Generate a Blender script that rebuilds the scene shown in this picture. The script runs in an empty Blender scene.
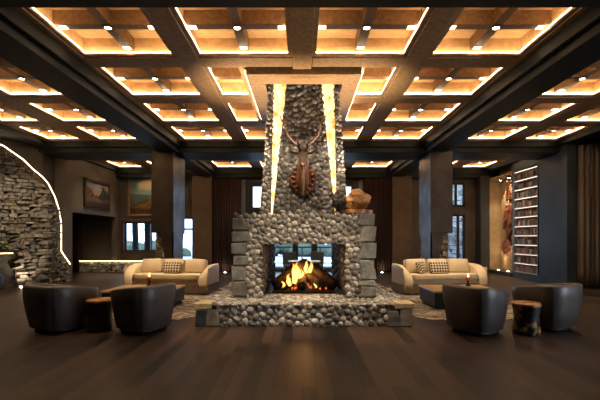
import bpy, bmesh, math, random
from mathutils import Vector, Matrix, noise
R = math.radians
C = bpy.context.scene.collection
scene = bpy.context.scene

# ------------------------------------------------------------------ camera, world, exposure
cam_d = bpy.data.cameras.new('camera')
cam = bpy.data.objects.new('camera', cam_d); C.objects.link(cam)
cam.location = (0, 0, 1.5); cam.rotation_euler = (R(90), 0, 0)
cam_d.sensor_width = 36; cam_d.lens = 24.0
cam_d.shift_x = -2/600; cam_d.shift_y = 38/600
cam_d.clip_end = 300
scene.camera = cam
scene.view_settings.view_transform = 'Standard'
scene.view_settings.look = 'None'
scene.view_settings.exposure = 1.65
scene.view_settings.gamma = 1.0
world = bpy.data.worlds.new('sky'); scene.world = world
world.use_nodes = True
wn = world.node_tree.nodes; wl = world.node_tree.links
bg = wn['Background']
bg.inputs[0].default_value = (0.60, 0.78, 1.0, 1); bg.inputs[1].default_value = 1.5
LED_POWER = 8.0
SPOT_POWER = 40.0
WARM = (1.0, 0.73, 0.43)
WARM_SPOT = (1.0, 0.80, 0.57)
scene.cycles.max_bounces = 8
scene.cycles.diffuse_bounces = 5
scene.cycles.sample_clamp_indirect = 4.0
scene.cycles.use_light_tree = True

# ------------------------------------------------------------------ materials
def new_mat(name):
    m = bpy.data.materials.new(name); m.use_nodes = True
    return m, m.node_tree.nodes, m.node_tree.links, m.node_tree.nodes['Principled BSDF']

def ramp_node(n, stops):
    r = n.new('ShaderNodeValToRGB')
    e = r.color_ramp.elements
    e[0].position, e[0].color = stops[0][0], (*stops[0][1], 1)
    e[1].position, e[1].color = stops[-1][0], (*stops[-1][1], 1)
    for p, c in stops[1:-1]:
        k = e.new(p); k.color = (*c, 1)
    return r

def mat(name, col, col2=None, rough=0.5, metal=0.0, scale=6.0, stretch=(1, 1, 1), bump=0.0, bscale=None, detail=5, coat=0, rough2=None, lo=.35, hi=.65, sheen=0, spec=.5):
    m, n, l, p = new_mat(name)
    tc = n.new('ShaderNodeTexCoord'); mp = n.new('ShaderNodeMapping'); mp.inputs['Scale'].default_value = stretch
    l.new(tc.outputs['Object'], mp.inputs[0])
    nz = n.new('ShaderNodeTexNoise'); nz.inputs['Scale'].default_value = scale; nz.inputs['Detail'].default_value = detail
    l.new(mp.outputs[0], nz.inputs['Vector'])
    if col2 is None: col2 = tuple(c*.8 for c in col)
    r = ramp_node(n, [(lo, col), (hi, col2)])
    l.new(nz.outputs['Fac'], r.inputs[0]); l.new(r.outputs[0], p.inputs['Base Color'])
    p.inputs['Roughness'].default_value = rough; p.inputs['Metallic'].default_value = metal; p.inputs['Specular IOR Level'].default_value = spec
    if coat: p.inputs['Coat Weight'].default_value = coat
    if sheen: p.inputs['Sheen Weight'].default_value = sheen
    if rough2 is not None:
        mr = n.new('ShaderNodeMapRange'); mr.inputs[3].default_value = rough; mr.inputs[4].default_value = rough2
        mr.inputs[1].default_value = .3; mr.inputs[2].default_value = .7
        l.new(nz.outputs['Fac'], mr.inputs[0]); l.new(mr.outputs[0], p.inputs['Roughness'])
    if bump:
        b = n.new('ShaderNodeBump'); b.inputs['Strength'].default_value = bump; b.inputs['Distance'].default_value = .02
        if bscale:
            nb = n.new('ShaderNodeTexNoise'); nb.inputs['Scale'].default_value = bscale; nb.inputs['Detail'].default_value = 4
            l.new(mp.outputs[0], nb.inputs['Vector']); l.new(nb.outputs['Fac'], b.inputs['Height'])
        else: l.new(nz.outputs['Fac'], b.inputs['Height'])
        l.new(b.outputs[0], p.inputs['Normal'])
    return m

def emit(name, col, s):
    m, n, l, p = new_mat(name)
    p.inputs['Base Color'].default_value = (*col, 1)
    p.inputs['Emission Color'].default_value = (*col, 1); p.inputs['Emission Strength'].default_value = s
    return m

def stone_mat(name, bump=.5, scale=14.0, rough=.6, gain=1.0):
    m, n, l, p = new_mat(name)
    at = n.new('ShaderNodeAttribute'); at.attribute_name = 'tint'
    tc = n.new('ShaderNodeTexCoord')
    nz = n.new('ShaderNodeTexNoise'); nz.inputs['Scale'].default_value = scale; nz.inputs['Detail'].default_value = 8
    l.new(tc.outputs['Object'], nz.inputs['Vector'])
    r = ramp_node(n, [(.3, (.5*gain,)*3), (.7, (1.35*gain,)*3)]); l.new(nz.outputs['Fac'], r.inputs[0])
    mx = n.new('ShaderNodeMix'); mx.data_type = 'RGBA'; mx.blend_type = 'MULTIPLY'; mx.inputs[0].default_value = 1
    l.new(at.outputs['Color'], mx.inputs[6]); l.new(r.outputs[0], mx.inputs[7])
    l.new(mx.outputs[2], p.inputs['Base Color'])
    p.inputs['Roughness'].default_value = rough
    b = n.new('ShaderNodeBump'); b.inputs['Strength'].default_value = bump; b.inputs['Distance'].default_value = .03
    l.new(nz.outputs['Fac'], b.inputs['Height']); l.new(b.outputs[0], p.inputs['Normal'])
    return m

def tint_mat(name, rough=.6, bump=0):
    m, n, l, p = new_mat(name)
    at = n.new('ShaderNodeAttribute'); at.attribute_name = 'tint'
    l.new(at.outputs['Color'], p.inputs['Base Color']); p.inputs['Roughness'].default_value = rough
    return m

def floor_mat():
    m, n, l, p = new_mat('plank_floor')
    tc = n.new('ShaderNodeTexCoord'); mp = n.new('ShaderNodeMapping'); mp.inputs['Rotation'].default_value = (0, 0, R(90))
    l.new(tc.outputs['Object'], mp.inputs[0])
    bk = n.new('ShaderNodeTexBrick'); bk.offset = .37; bk.inputs['Scale'].default_value = 1
    bk.inputs['Brick Width'].default_value = 1.7; bk.inputs['Row Height'].default_value = .15; bk.inputs['Mortar Size'].default_value = .0035
    bk.inputs['Color1'].default_value = (.009, .0055, .004, 1); bk.inputs['Color2'].default_value = (.062, .036, .024, 1)
    bk.inputs['Mortar'].default_value = (.006, .004, .003, 1)
    l.new(mp.outputs[0], bk.inputs['Vector'])
    mp2 = n.new('ShaderNodeMapping'); mp2.inputs['Scale'].default_value = (14, .9, 1); l.new(tc.outputs['Object'], mp2.inputs[0])
    nz = n.new('ShaderNodeTexNoise'); nz.inputs['Scale'].default_value = 2.2; nz.inputs['Detail'].default_value = 7
    l.new(mp2.outputs[0], nz.inputs['Vector'])
    r = ramp_node(n, [(.3, (.55, .52, .5)), (.72, (1.3, 1.25, 1.2))]); l.new(nz.outputs['Fac'], r.inputs[0])
    mx = n.new('ShaderNodeMix'); mx.data_type = 'RGBA'; mx.blend_type = 'MULTIPLY'; mx.inputs[0].default_value = 1
    l.new(bk.outputs['Color'], mx.inputs[6]); l.new(r.outputs[0], mx.inputs[7]); l.new(mx.outputs[2], p.inputs['Base Color'])
    p.inputs['Specular IOR Level'].default_value = .32
    mr = n.new('ShaderNodeMapRange'); mr.inputs[3].default_value = .30; mr.inputs[4].default_value = .52
    l.new(nz.outputs['Fac'], mr.inputs[0]); l.new(mr.outputs[0], p.inputs['Roughness'])
    b = n.new('ShaderNodeBump'); b.inputs['Strength'].default_value = .35; b.inputs['Distance'].default_value = .004
    l.new(bk.outputs['Fac'], b.inputs['Height']); b.invert = True
    l.new(b.outputs[0], p.inputs['Normal'])
    return m

def glass_mat():
    m, n, l, p = new_mat('thin_glass'); n.remove(p)
    t = n.new('ShaderNodeBsdfTransparent'); t.inputs[0].default_value = (.93, .96, 1, 1)
    g = n.new('ShaderNodeBsdfGlossy'); g.inputs['Roughness'].default_value = .02
    f = n.new('ShaderNodeFresnel'); f.inputs[0].default_value = 1.3
    x = n.new('ShaderNodeMixShader'); l.new(f.outputs[0], x.inputs[0]); l.new(t.outputs[0], x.inputs[1]); l.new(g.outputs[0], x.inputs[2])
    l.new(x.outputs[0], n['Material Output'].inputs[0])
    return m

def onyx_mat():
    m, n, l, p = new_mat('backlit_onyx')
    tc = n.new('ShaderNodeTexCoord')
    nz = n.new('ShaderNodeTexNoise'); nz.inputs['Scale'].default_value = 7; nz.inputs['Detail'].default_value = 6
    l.new(tc.outputs['Object'], nz.inputs['Vector'])
    r = ramp_node(n, [(.32, (.62, .26, .04)), (.5, (1, .66, .25)), (.68, (1, .84, .50))]); l.new(nz.outputs['Fac'], r.inputs[0])
    l.new(r.outputs[0], p.inputs['Emission Color']); l.new(r.outputs[0], p.inputs['Base Color'])
    p.inputs['Emission Strength'].default_value = .62
    return m

def flame_mat():
    m, n, l, p = new_mat('flame'); n.remove(p)
    tc = n.new('ShaderNodeTexCoord'); sp = n.new('ShaderNodeSeparateXYZ'); l.new(tc.outputs['Generated'], sp.inputs[0])
    r = ramp_node(n, [(0, (1, .34, .05)), (.35, (1, .55, .14)), (.7, (1, .42, .07)), (1, (1, .2, .02))]); l.new(sp.outputs[2], r.inputs[0])
    e = n.new('ShaderNodeEmission'); e.inputs[1].default_value = 1.1; l.new(r.outputs[0], e.inputs[0])
    t = n.new('ShaderNodeBsdfTransparent')
    lw = n.new('ShaderNodeLayerWeight'); lw.inputs[0].default_value = .45
    x = n.new('ShaderNodeMixShader'); l.new(lw.outputs['Facing'], x.inputs[0]); l.new(e.outputs[0], x.inputs[1]); l.new(t.outputs[0], x.inputs[2])
    l.new(x.outputs[0], n['Material Output'].inputs[0])
    return m

M = {}
M['floor'] = floor_mat()
M['wood'] = mat('ceiling_wood', (.36, .215, .10), (.24, .14, .062), rough=.45, spec=.35, scale=3, stretch=(5, 5, 5), bump=.05)
M['bar_wood'] = mat('bar_wood', (.20, .108, .048), (.13, .07, .03), rough=.45, scale=3, stretch=(5, 5, 5), spec=.35)
M['wood_light'] = mat('coffer_wood', (.62, .42, .215), (.50, .32, .15), rough=.55, scale=3, stretch=(3, 9, 3))
M['dark_beam'] = mat('dark_painted_beam', (.009, .011, .0095), (.0065, .008, .007), rough=.5, spec=.22, scale=4)
M['wall'] = mat('taupe_plaster', (.115, .092, .070), (.097, .077, .058), rough=.8, scale=3)
M['wall_brown'] = mat('brown_panel', (.15, .093, .052), (.12, .074, .042), rough=.6, scale=3)
M['slate'] = mat('slate_blue_panel', (.040, .050, .060), (.032, .041, .050), rough=.5, scale=2.5)
M['dark_wall'] = mat('dark_wall', (.03, .028, .026), (.024, .022, .021), rough=.7)
M['dark_brown'] = mat('dark_brown_plaster', (.045, .032, .024), (.035, .025, .019), rough=.7)
M['niche'] = mat('niche_plaster', (.33, .215, .10), (.27, .17, .08), rough=.7)
M['column'] = mat('burnished_steel_cladding', (.085, .066, .052), (.055, .043, .036), rough=.34, rough2=.5, metal=.55, scale=2.2, bump=.12, bscale=7)
M['pebble'] = stone_mat('river_pebble', bump=.25, scale=22, rough=.5)
M['rubble'] = stone_mat('rough_stacked_stone', bump=1.0, scale=9, rough=.8)
M['slab'] = stone_mat('split_slab_stone', bump=.6, scale=8, rough=.6)
M['leather'] = mat('dark_brown_leather', (.082, .066, .058), (.066, .053, .047), rough=.30, rough2=.48, scale=5, bump=.12, bscale=90)
M['leather_seam'] = mat('leather_seam', (.02, .015, .012), rough=.5)
M['plinth'] = mat('black_plinth', (.008, .008, .008), rough=.5)
M['cream'] = mat('cream_leather', (.62, .485, .295), (.55, .42, .25), rough=.48, scale=4, bump=.08, bscale=40)
M['cream_side'] = mat('pale_grey_leather', (.52, .43, .33), (.46, .38, .29), rough=.5, scale=4)
M['fringe'] = mat('tan_fringe', (.22, .14, .07), (.15, .095, .045), rough=.8, scale=30)
M['fringe_grey'] = mat('grey_fringe', (.17, .145, .12), (.12, .10, .08), rough=.8, scale=30)
M['table_top'] = mat('honey_wood_top', (.46, .285, .125), (.36, .21, .085), rough=.32, scale=2, stretch=(2, 14, 2))
M['table_side'] = mat('charcoal_table_side', (.012, .013, .014), (.008, .009, .010), rough=.4, spec=.3)
M['iron'] = mat('black_iron', (.012, .011, .010), rough=.45, metal=.4)
M['led'] = emit('warm_led', WARM, LED_POWER)
M['led_soft'] = emit('warm_led_base', (1, .72, .40), 3.0)
M['halo'] = emit('halo_led', (1, .74, .42), 5.0)
M['lens'] = emit('downlight_lens', (1, .84, .62), 16.0)
M['end_glow_plate'] = emit('bar_end_glow', (1, .80, .52), 5.0)
M['star'] = emit('bright_spot_lens', (1, .80, .52), 60.0)
M['shelf_led'] = emit('shelf_led', (1, .84, .66), 1.0)
M['onyx'] = onyx_mat()
M['flame'] = flame_mat()
M['glass'] = glass_mat()
M['frame'] = mat('window_frame', (.018, .02, .024), rough=.5)
M['frame_pale'] = mat('pale_window_post', (.22, .27, .30), rough=.5)
M['drape'] = mat('burgundy_drape', (.042, .013, .009), (.026, .008, .006), rough=.85, scale=9)
M['curtain'] = mat('taupe_curtain', (.17, .135, .105), (.15, .118, .09), rough=.85, scale=9)
M['deer'] = mat('dark_bronze', (.05, .032, .024), (.03, .019, .014), rough=.4, metal=.3, scale=9, bump=.3, bscale=30)
M['copper'] = mat('copper_bronze', (.26, .115, .062), (.07, .03, .018), rough=.3, metal=.4, scale=7, bump=.3, bscale=24)
M['neck'] = mat('warm_copper', (.36, .16, .085), (.22, .09, .045), rough=.3, metal=.35, scale=7)
M['highlight_copper'] = mat('highlight_copper', (.75, .45, .28), (.6, .33, .2), rough=.3, metal=.3)
M['antler'] = mat('antler', (.12, .062, .036), (.07, .036, .021), rough=.45, scale=8, bump=.3, bscale=40)
M['antler_tip'] = mat('antler_tip', (.30, .19, .10), rough=.45)
M['burl'] = mat('golden_burl', (.62, .33, .115), (.30, .12, .035), rough=.35, scale=7, bump=.5, bscale=12, lo=.38, hi=.62)
M['burl_red'] = mat('red_burl', (.24, .075, .022), (.05, .015, .006), rough=.4, scale=6, bump=.5, bscale=9, lo=.38, hi=.62)
M['burl_gold'] = mat('yellow_burl', (.85, .52, .17), (.6, .3, .08), rough=.4, scale=6)
M['dark_burl'] = mat('dark_burl', (.030, .019, .013), (.015, .010, .007), rough=.6, scale=7, bump=.6, bscale=10)
M['stump_side'] = mat('charred_bark', (.045, .022, .012), (.012, .007, .005), rough=.35, scale=6, bump=.6, bscale=9, lo=.4, hi=.6)
M['stump_side2'] = mat('figured_burl_bark', (.011, .009, .008), (.40, .24, .07), rough=.3, scale=9, bump=.5, bscale=9, lo=.5, hi=.62)
M['stump_top'] = mat('polished_stump_top', (.52, .25, .08), (.22, .09, .03), rough=.28, scale=5, lo=.4, hi=.65)
M['log'] = mat('charred_log', (.15, .10, .070), (.020, .014, .010), rough=.8, scale=7, stretch=(1, 1, 1), bump=.8, bscale=16)
M['ember'] = emit('ember', (1, .20, .03), .22)
M['ash'] = mat('soot', (.018, .015, .013), (.010, .009, .008), rough=.9)
M['candle'] = mat('amber_glass', (.75, .10, .025), (.6, .06, .02), rough=.15)
M['wick'] = emit('candle_flame', (1, .55, .16), 6.0)
M['white'] = mat('white_lacquer', (.75, .78, .80), rough=.3)
M['shelf'] = mat('pale_shelf', (.50, .46, .40), rough=.5)
M['teal'] = mat('grey_green_fabric', (.06, .085, .09), (.05, .07, .075), rough=.7)
M['navy'] = mat('navy_fabric', (.014, .026, .09), (.010, .019, .066), rough=.7)
M['leaf'] = mat('leaf_green', (.16, .22, .045), (.08, .13, .025), rough=.5)
M['bark'] = mat('tree_bark', (.025, .022, .02), (.015, .014, .013), rough=.9, scale=8)
M['snow'] = mat('pale_ground', (.62, .66, .70), (.5, .54, .58), rough=.9, scale=1)
M['paint'] = tint_mat('oil_paint', .5)
M['gilt'] = mat('dull_gilt', (.30, .155, .06), (.22, .10, .04), rough=.4)
M['dark_frame'] = mat('dark_picture_frame', (.030, .015, .009), rough=.4)
M['red_wood'] = mat('red_brown_wood', (.075, .026, .014), (.05, .017, .010), rough=.4, scale=3, stretch=(8, 8, 1))
M['page'] = mat('book_page', (.5, .42, .3), rough=.8)
for i, c in enumerate([(.10, .035, .02), (.06, .045, .03), (.16, .10, .05), (.30, .22, .13), (.05, .05, .05), (.22, .08, .03), (.12, .075, .045)]):
    M['book%d' % i] = mat('book_cloth_%s' % 'abcdefg'[i], tuple(x*1.7 for x in c), tuple(x*1.3 for x in c), rough=.6, scale=20)

def rug_mat():
    m, n, l, p = new_mat('patterned_rug')
    tc = n.new('ShaderNodeTexCoord')
    v = n.new('ShaderNodeTexNoise'); v.inputs['Scale'].default_value = 5.5; v.inputs['Detail'].default_value = 6; v.inputs['Distortion'].default_value = 1.2
    l.new(tc.outputs['Object'], v.inputs['Vector'])
    r = ramp_node(n, [(.34, (.05, .038, .028)), (.48, (.17, .13, .09)), (.62, (.38, .30, .21))]); l.new(v.outputs['Fac'], r.inputs[0])
    l.new(r.outputs[0], p.inputs['Base Color']); p.inputs['Roughness'].default_value = .95
    return m
M['rug'] = rug_mat()

def pillow_mat():
    m, n, l, p = new_mat('patterned_pillow')
    tc = n.new('ShaderNodeTexCoord'); mp = n.new('ShaderNodeMapping'); mp.inputs['Rotation'].default_value = (0, R(45), 0)
    l.new(tc.outputs['Object'], mp.inputs[0])
    ck = n.new('ShaderNodeTexChecker'); ck.inputs['Scale'].default_value = 19
    ck.inputs[1].default_value = (.62, .50, .33, 1); ck.inputs[2].default_value = (.06, .042, .03, 1)
    l.new(mp.outputs[0], ck.inputs['Vector'])
    l.new(ck.outputs[0], p.inputs['Base Color']); p.inputs['Roughness'].default_value = .85
    return m
M['pillow'] = pillow_mat()

# ------------------------------------------------------------------ mesh builder
_bm = bmesh.new(); bmesh.ops.create_icosphere(_bm, subdivisions=2, radius=1)
ICO_V = [v.co.copy() for v in _bm.verts]; ICO_F = [[v.index for v in f.verts] for f in _bm.faces]; _bm.free()
_bm = bmesh.new(); bmesh.ops.create_icosphere(_bm, subdivisions=4, radius=1)
ICO4_V = [v.co.copy() for v in _bm.verts]; ICO4_F = [[v.index for v in f.verts] for f in _bm.faces]; _bm.free()

class MB:
    def __init__(s): s.v, s.f, s.c, s.k, s.sm = [], [], [], [], []
    def add(s, vs, fs, col=(1, 1, 1), slot=0, smooth=False):
        o = len(s.v)
        s.v += [tuple(x) for x in vs]; s.c += [col]*len(vs)
        s.f += [[i+o for i in f] for f in fs]; s.k += [slot]*len(fs); s.sm += [smooth]*len(fs)
        return s
    def box(s, x0, x1, y0, y1, z0, z1, col=(1, 1, 1), slot=0, rot=None, piv=None):
        vs = [Vector((x, y, z)) for z in (z0, z1) for y in (y0, y1) for x in (x0, x1)]
        if rot is not None:
            p = Vector(piv) if piv else Vector(((x0+x1)/2, (y0+y1)/2, (z0+z1)/2))
            vs = [rot @ (v-p)+p for v in vs]
        return s.add(vs, [(0, 2, 3, 1), (4, 5, 7, 6), (0, 1, 5, 4), (2, 6, 7, 3), (0, 4, 6, 2), (1, 3, 7, 5)], col, slot)
    def prism(s, poly, a, b, axis='x', col=(1, 1, 1), slot=0, smooth=False):
        def P(p, t):
            return (t, p[0], p[1]) if axis == 'x' else (p[0], t, p[1]) if axis == 'y' else (p[0], p[1], t)
        n = len(poly)
        vs = [P(p, a) for p in poly]+[P(p, b) for p in poly]
        fs = [list(range(n-1, -1, -1)), list(range(n, 2*n))]+[(i, (i+1) % n, n+(i+1) % n, n+i) for i in range(n)]
        return s.add(vs, fs, col, slot, smooth)
    def loft(s, rings, cap=True, col=(1, 1, 1), slot=0, smooth=True, closed=False):
        n = len(rings[0]); vs = [p for r in rings for p in r]; fs = []
        m = len(rings)
        for i in range(m if closed else m-1):
            for j in range(n):
                a, b = i*n, ((i+1) % m)*n
                fs.append((a+j, a+(j+1) % n, b+(j+1) % n, b+j))
        if cap and not closed: fs += [list(range(n-1, -1, -1)), list(range((m-1)*n, m*n))]
        return s.add(vs, fs, col, slot, smooth)
    def tube(s, pts, rad, n=8, col=(1, 1, 1), slot=0, flat=None):
        pts = [Vector(p) for p in pts]
        if not hasattr(rad, '__len__'): rad = [rad]*len(pts)
        rings = []; up = None
        for i, p in enumerate(pts):
            d = (pts[min(i+1, len(pts)-1)]-pts[max(i-1, 0)]).normalized()
            if up is None: up = Vector((0, 0, 1)) if abs(d.z) < .9 else Vector((0, 1, 0))
            a = d.cross(up).normalized(); b = a.cross(d).normalized(); up = b
            ra, rb = rad[i] if hasattr(rad[i], '__len__') else (rad[i], rad[i])
            rings.append([p+a*math.cos(2*math.pi*k/n)*ra+b*math.sin(2*math.pi*k/n)*rb for k in range(n)])
        return s.loft(rings, True, col, slot)
    def lathe(s, prof, n=24, c=(0, 0), col=(1, 1, 1), slot=0, wob=None):
        rings = []
        for r, z in prof:
            rings.append([(c[0]+r*(wob(2*math.pi*k/n, z) if wob else 1)*math.cos(2*math.pi*k/n), c[1]+r*(wob(2*math.pi*k/n, z) if wob else 1)*math.sin(2*math.pi*k/n), z) for k in range(n)])
        return s.loft(rings, True, col, slot)
    def ell(s, c, r, rot=None, col=(1, 1, 1), slot=0, amp=0, freq=1.5, fine=False, seed=0):
        V, F = (ICO4_V, ICO4_F) if fine else (ICO_V, ICO_F)
        out = []
        for v in V:
            k = 1
            if amp:
                k += amp*noise.noise(v*freq+Vector((seed*7.3, seed*3.1, seed))) + amp*.5*noise.noise(v*freq*2.3+Vector((seed, seed*5.1, 2)))
            q = Vector((v.x*r[0]*k, v.y*r[1]*k, v.z*r[2]*k))
            if rot is not None: q = rot @ q
            out.append(q+Vector(c))
        return s.add(out, F, col, slot, True)
    def build(s, name, m, parent=None, bevel=0, subsurf=0, seg=2):
        me = bpy.data.meshes.new(name); me.from_pydata(s.v, [], s.f)
        me.polygons.foreach_set('use_smooth', s.sm); me.polygons.foreach_set('material_index', s.k)
        a = me.attributes.new('tint', 'FLOAT_COLOR', 'POINT')
        flat = []
        for c in s.c: flat += [c[0], c[1], c[2], 1.0]
        a.data.foreach_set('color', flat)
        for x in (m if isinstance(m, (list, tuple)) else [m]): me.materials.append(x)
        bmx = bmesh.new(); bmx.from_mesh(me); bmesh.ops.recalc_face_normals(bmx, faces=bmx.faces); bmx.to_mesh(me); bmx.free()
        me.update()
        o = bpy.data.objects.new(name, me); C.objects.link(o)
        if parent is not None: o.parent = parent
        if bevel:
            b = o.modifiers.new('bevel', 'BEVEL'); b.width = bevel; b.segments = seg; b.limit_method = 'ANGLE'; b.angle_limit = R(40)
            me.polygons.foreach_set('use_smooth', [True]*len(me.polygons)) if seg > 2 else None
        if subsurf:
            u = o.modifiers.new('sub', 'SUBSURF'); u.levels = u.render_levels = subsurf
        return o

def tag(o, label=None, cat=None, group=None, kind=None):
    if label: o['label'] = label
    if cat: o['category'] = cat
    if group: o['group'] = group
    if kind: o['kind'] = kind
    return o
def thing(name, label, cat, loc=(0, 0, 0), rz=0, group=None):
    o = bpy.data.objects.new(name, None); C.objects.link(o); o.location = loc; o.rotation_euler = (0, 0, R(rz))
    o.empty_display_size = .1
    return tag(o, label, cat, group)
def dup(root, loc, rz=0, label=None, group=None):
    r = root.copy(); C.objects.link(r); r.location = loc; r.rotation_euler = (0, 0, R(rz))
    if label: r['label'] = label
    if group: r['group'] = group
    for ch in list(root.children):
        c = ch.copy(); C.objects.link(c); c.parent = r
        if c.type == 'LIGHT': pass
        for g in list(ch.children):
            d = g.copy(); C.objects.link(d); d.parent = c
    return r
def struct(name, mb, m, label=None, bevel=0, parent=None):
    o = mb.build(name, m, parent, bevel)
    if parent is None: tag(o, label, None, None, 'structure'); 
    return o
def setting(o, label, cat): return tag(o, label, cat, None, 'structure')
def spot(name, loc, to, power, ang=60, blend=.6, col=WARM_SPOT, parent=None, size=.05):
    d = bpy.data.lights.new(name, 'SPOT'); d.energy = power; d.spot_size = R(ang); d.spot_blend = blend; d.color = col; d.shadow_soft_size = size
    o = bpy.data.objects.new(name, d); C.objects.link(o); o.location = loc
    o.rotation_euler = (Vector(to)-Vector(loc)).to_track_quat('-Z', 'Y').to_euler()
    if parent is not None: o.parent = parent
    return o
def point(name, loc, power, col, size=.1):
    d = bpy.data.lights.new(name, 'POINT'); d.energy = power; d.color = col; d.shadow_soft_size = size
    o = bpy.data.objects.new(name, d); C.objects.link(o); o.location = loc
    return o
rnd = random.Random(7)

# ------------------------------------------------------------------ stone helpers
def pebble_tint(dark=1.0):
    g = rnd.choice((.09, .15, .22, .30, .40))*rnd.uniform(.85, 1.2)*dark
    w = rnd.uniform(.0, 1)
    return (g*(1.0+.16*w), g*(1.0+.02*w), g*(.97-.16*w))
def pebble_face(mb, p00, p10, p11, p01, n, rmin, rmax, skip=None, dark=1.0, tries=2600, flat=.55, only=None):
    """river pebbles bedded on the quad p00..p01, n = outward normal"""
    p00, p10, p11, p01, n = map(Vector, (p00, p10, p11, p01, n)); n.normalize()
    W = max((p10-p00).length, (p11-p01).length); H = max((p01-p00).length, (p11-p10).length)
    U = (p10-p00).normalized()
    cell = rmax*2; grid = {}; placed = []
    for t in range(tries):
        r = rmax-(rmax-rmin)*(t/tries)**.6
        a, b = rnd.uniform(r*.7, W-r*.7), rnd.uniform(r*.7, H-r*.7)
        i, j = int(a/cell), int(b/cell); ok = True
        for di in (-1, 0, 1):
            for dj in (-1, 0, 1):
                for (x, y, q) in grid.get((i+di, j+dj), ()):
                    if (x-a)**2+(y-b)**2 < (.93*(q+r))**2: ok = False; break
                if not ok: break
            if not ok: break
        if not ok: continue
        u, v = a/W, b/H
        P = (p00*(1-u)+p10*u)*(1-v)+(p01*(1-u)+p11*u)*v
        if skip and skip(P): continue
        grid.setdefault((i, j), []).append((a, b, r)); placed.append((P, r))
    V = n.cross(U).normalized()
    for P, r in placed:
        ang = rnd.uniform(0, math.pi); e = rnd.uniform(1.0, 1.28)
        A = (U*math.cos(ang)+V*math.sin(ang)); B = n.cross(A)
        rot = Matrix((A, B, n)).transposed()
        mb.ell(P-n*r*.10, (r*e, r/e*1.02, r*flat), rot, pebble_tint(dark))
MORTAR = (.24, .20, .15)
MORTAR_DARK = (.05, .04, .03)
def rubble_tint(base=.2, warm=.5):
    g = base*rnd.uniform(.55, 1.35); w = warm*rnd.uniform(.4, 1.3)
    return (g*(1+.22*w), g*(1+.02*w), g*(1-.26*w))
def rubble(mb, fn, s0, s1, t0, t1, hmin, hmax, lmin, lmax, depth, inside=None, base=.2, warm=.5, prot=.05):
    """rough stones in broken courses; fn(s, t, d) -> world point, d measured outwards"""
    t = t0
    while t < t1-.005:
        h = min(rnd.uniform(hmin, hmax), t1-t)
        s = s0-rnd.uniform(0, lmin)
        while s < s1:
            L = rnd.uniform(lmin, lmax); a, b = max(s, s0), min(s+L, s1); s += L
            if b-a < .02: continue
            if inside and not inside((a+b)/2, t+h/2): continue
            d = rnd.uniform(-prot, prot); j = lambda k=1: rnd.uniform(-1, 1)*.16*h*k
            g = .004
            cs = [(a+g, t+g+j()), (b-g, t+g+j()), (b-g, t+h-g+j()), (a+g, t+h-g+j())]
            if rnd.random() < .35:
                cs[rnd.choice((2, 3))] = ((a+b)/2+(b-a)*rnd.uniform(-.2, .3), t+h-g+j(.3))
                cs[2] = (max(cs[2][0], cs[3][0]+.01), cs[2][1])
            bk = [fn(x, y, -depth) for x, y in cs]
            md = [fn(x, y, d-.02) for x, y in cs]
            cx, cy = sum(c[0] for c in cs)/4, sum(c[1] for c in cs)/4
            fr = [fn(cx+(x-cx)*.86, cy+(y-cy)*.84, d+rnd.uniform(.0, .03)) for x, y in cs]
            vs = bk+md+fr
            fs = [(3, 2, 1, 0), (8, 9, 10, 11)]
            for q in (0, 4):
                for i in range(4): fs.append((q+i, q+(i+1) % 4, q+4+(i+1) % 4, q+4+i))
            mb.add(vs, fs, rubble_tint(base, warm))
        t += h

# ================================================================== SETTING
ZC = 4.55     # underside of the brown coffer beams
ZB = 4.20     # underside of the dark beams
ZD = 4.88     # coffer decks
mb = MB(); mb.box(-12, 12, -6, 18.3, -.2, 0); setting(struct('floor', mb, M['floor']), 'dark brown plank floor running away from the camera', 'floor')
mb = MB(); mb.box(-12, 12, -6, 18.3, ZD, ZD+.25)
ceiling = struct('ceiling', mb, M['wood_light']); setting(ceiling, 'coffered timber ceiling with warm lit recesses and dark beams', 'ceiling')

COLS = [(-7.40, .56), (-5.55, .80), (-2.91, .80), (-.97, .80), (.97, .80), (2.91, .80), (5.55, .80), (7.40, .56)]
ROWS = [6.0, 7.92, 9.84, 11.76, 14.75, 16.67]; HY = .78
def part_of_ceiling(mb, name, m, bevel=0): return mb.build(name, m, ceiling, bevel)
# long brown beams between the coffer columns
def xs_between():
    e = [(-8.35, -COLS[0][1]+COLS[0][0])]
    for a, b in zip(COLS, COLS[1:]): e.append((a[0]+a[1], b[0]-b[1]))
    e.append((COLS[-1][0]+COLS[-1][1], 8.35)); return e
for x0, x1 in xs_between():
    for y0, y1 in (((4.6, 7.24), (10.21, 18.1)) if x0 < 0 < x1 else ((4.6, 18.1),)):
        mb = MB(); mb.box(x0, x1, y0, y1, ZC, ZD); part_of_ceiling(mb, 'wood_beam', M['wood'], .012)
ye = [4.6]+[y for r in ROWS for y in (r-HY, r+HY)]+[18.1]
HOOD = (-1.06, 1.06, 7.26, 10.18)
for k in range(0, len(ye), 2):
    for cx, hx in COLS:
        a, b = cx-hx, cx+hx
        if abs(cx) < 1 and k == 4: a, b = (a, -1.08) if cx < 0 else (1.08, b)
        mb = MB(); mb.box(a, b, ye[k], 7.25 if abs(cx) < 1 and k == 2 and False else ye[k+1], ZC, ZD); part_of_ceiling(mb, 'cross_beam', M['wood'], .012)
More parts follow.
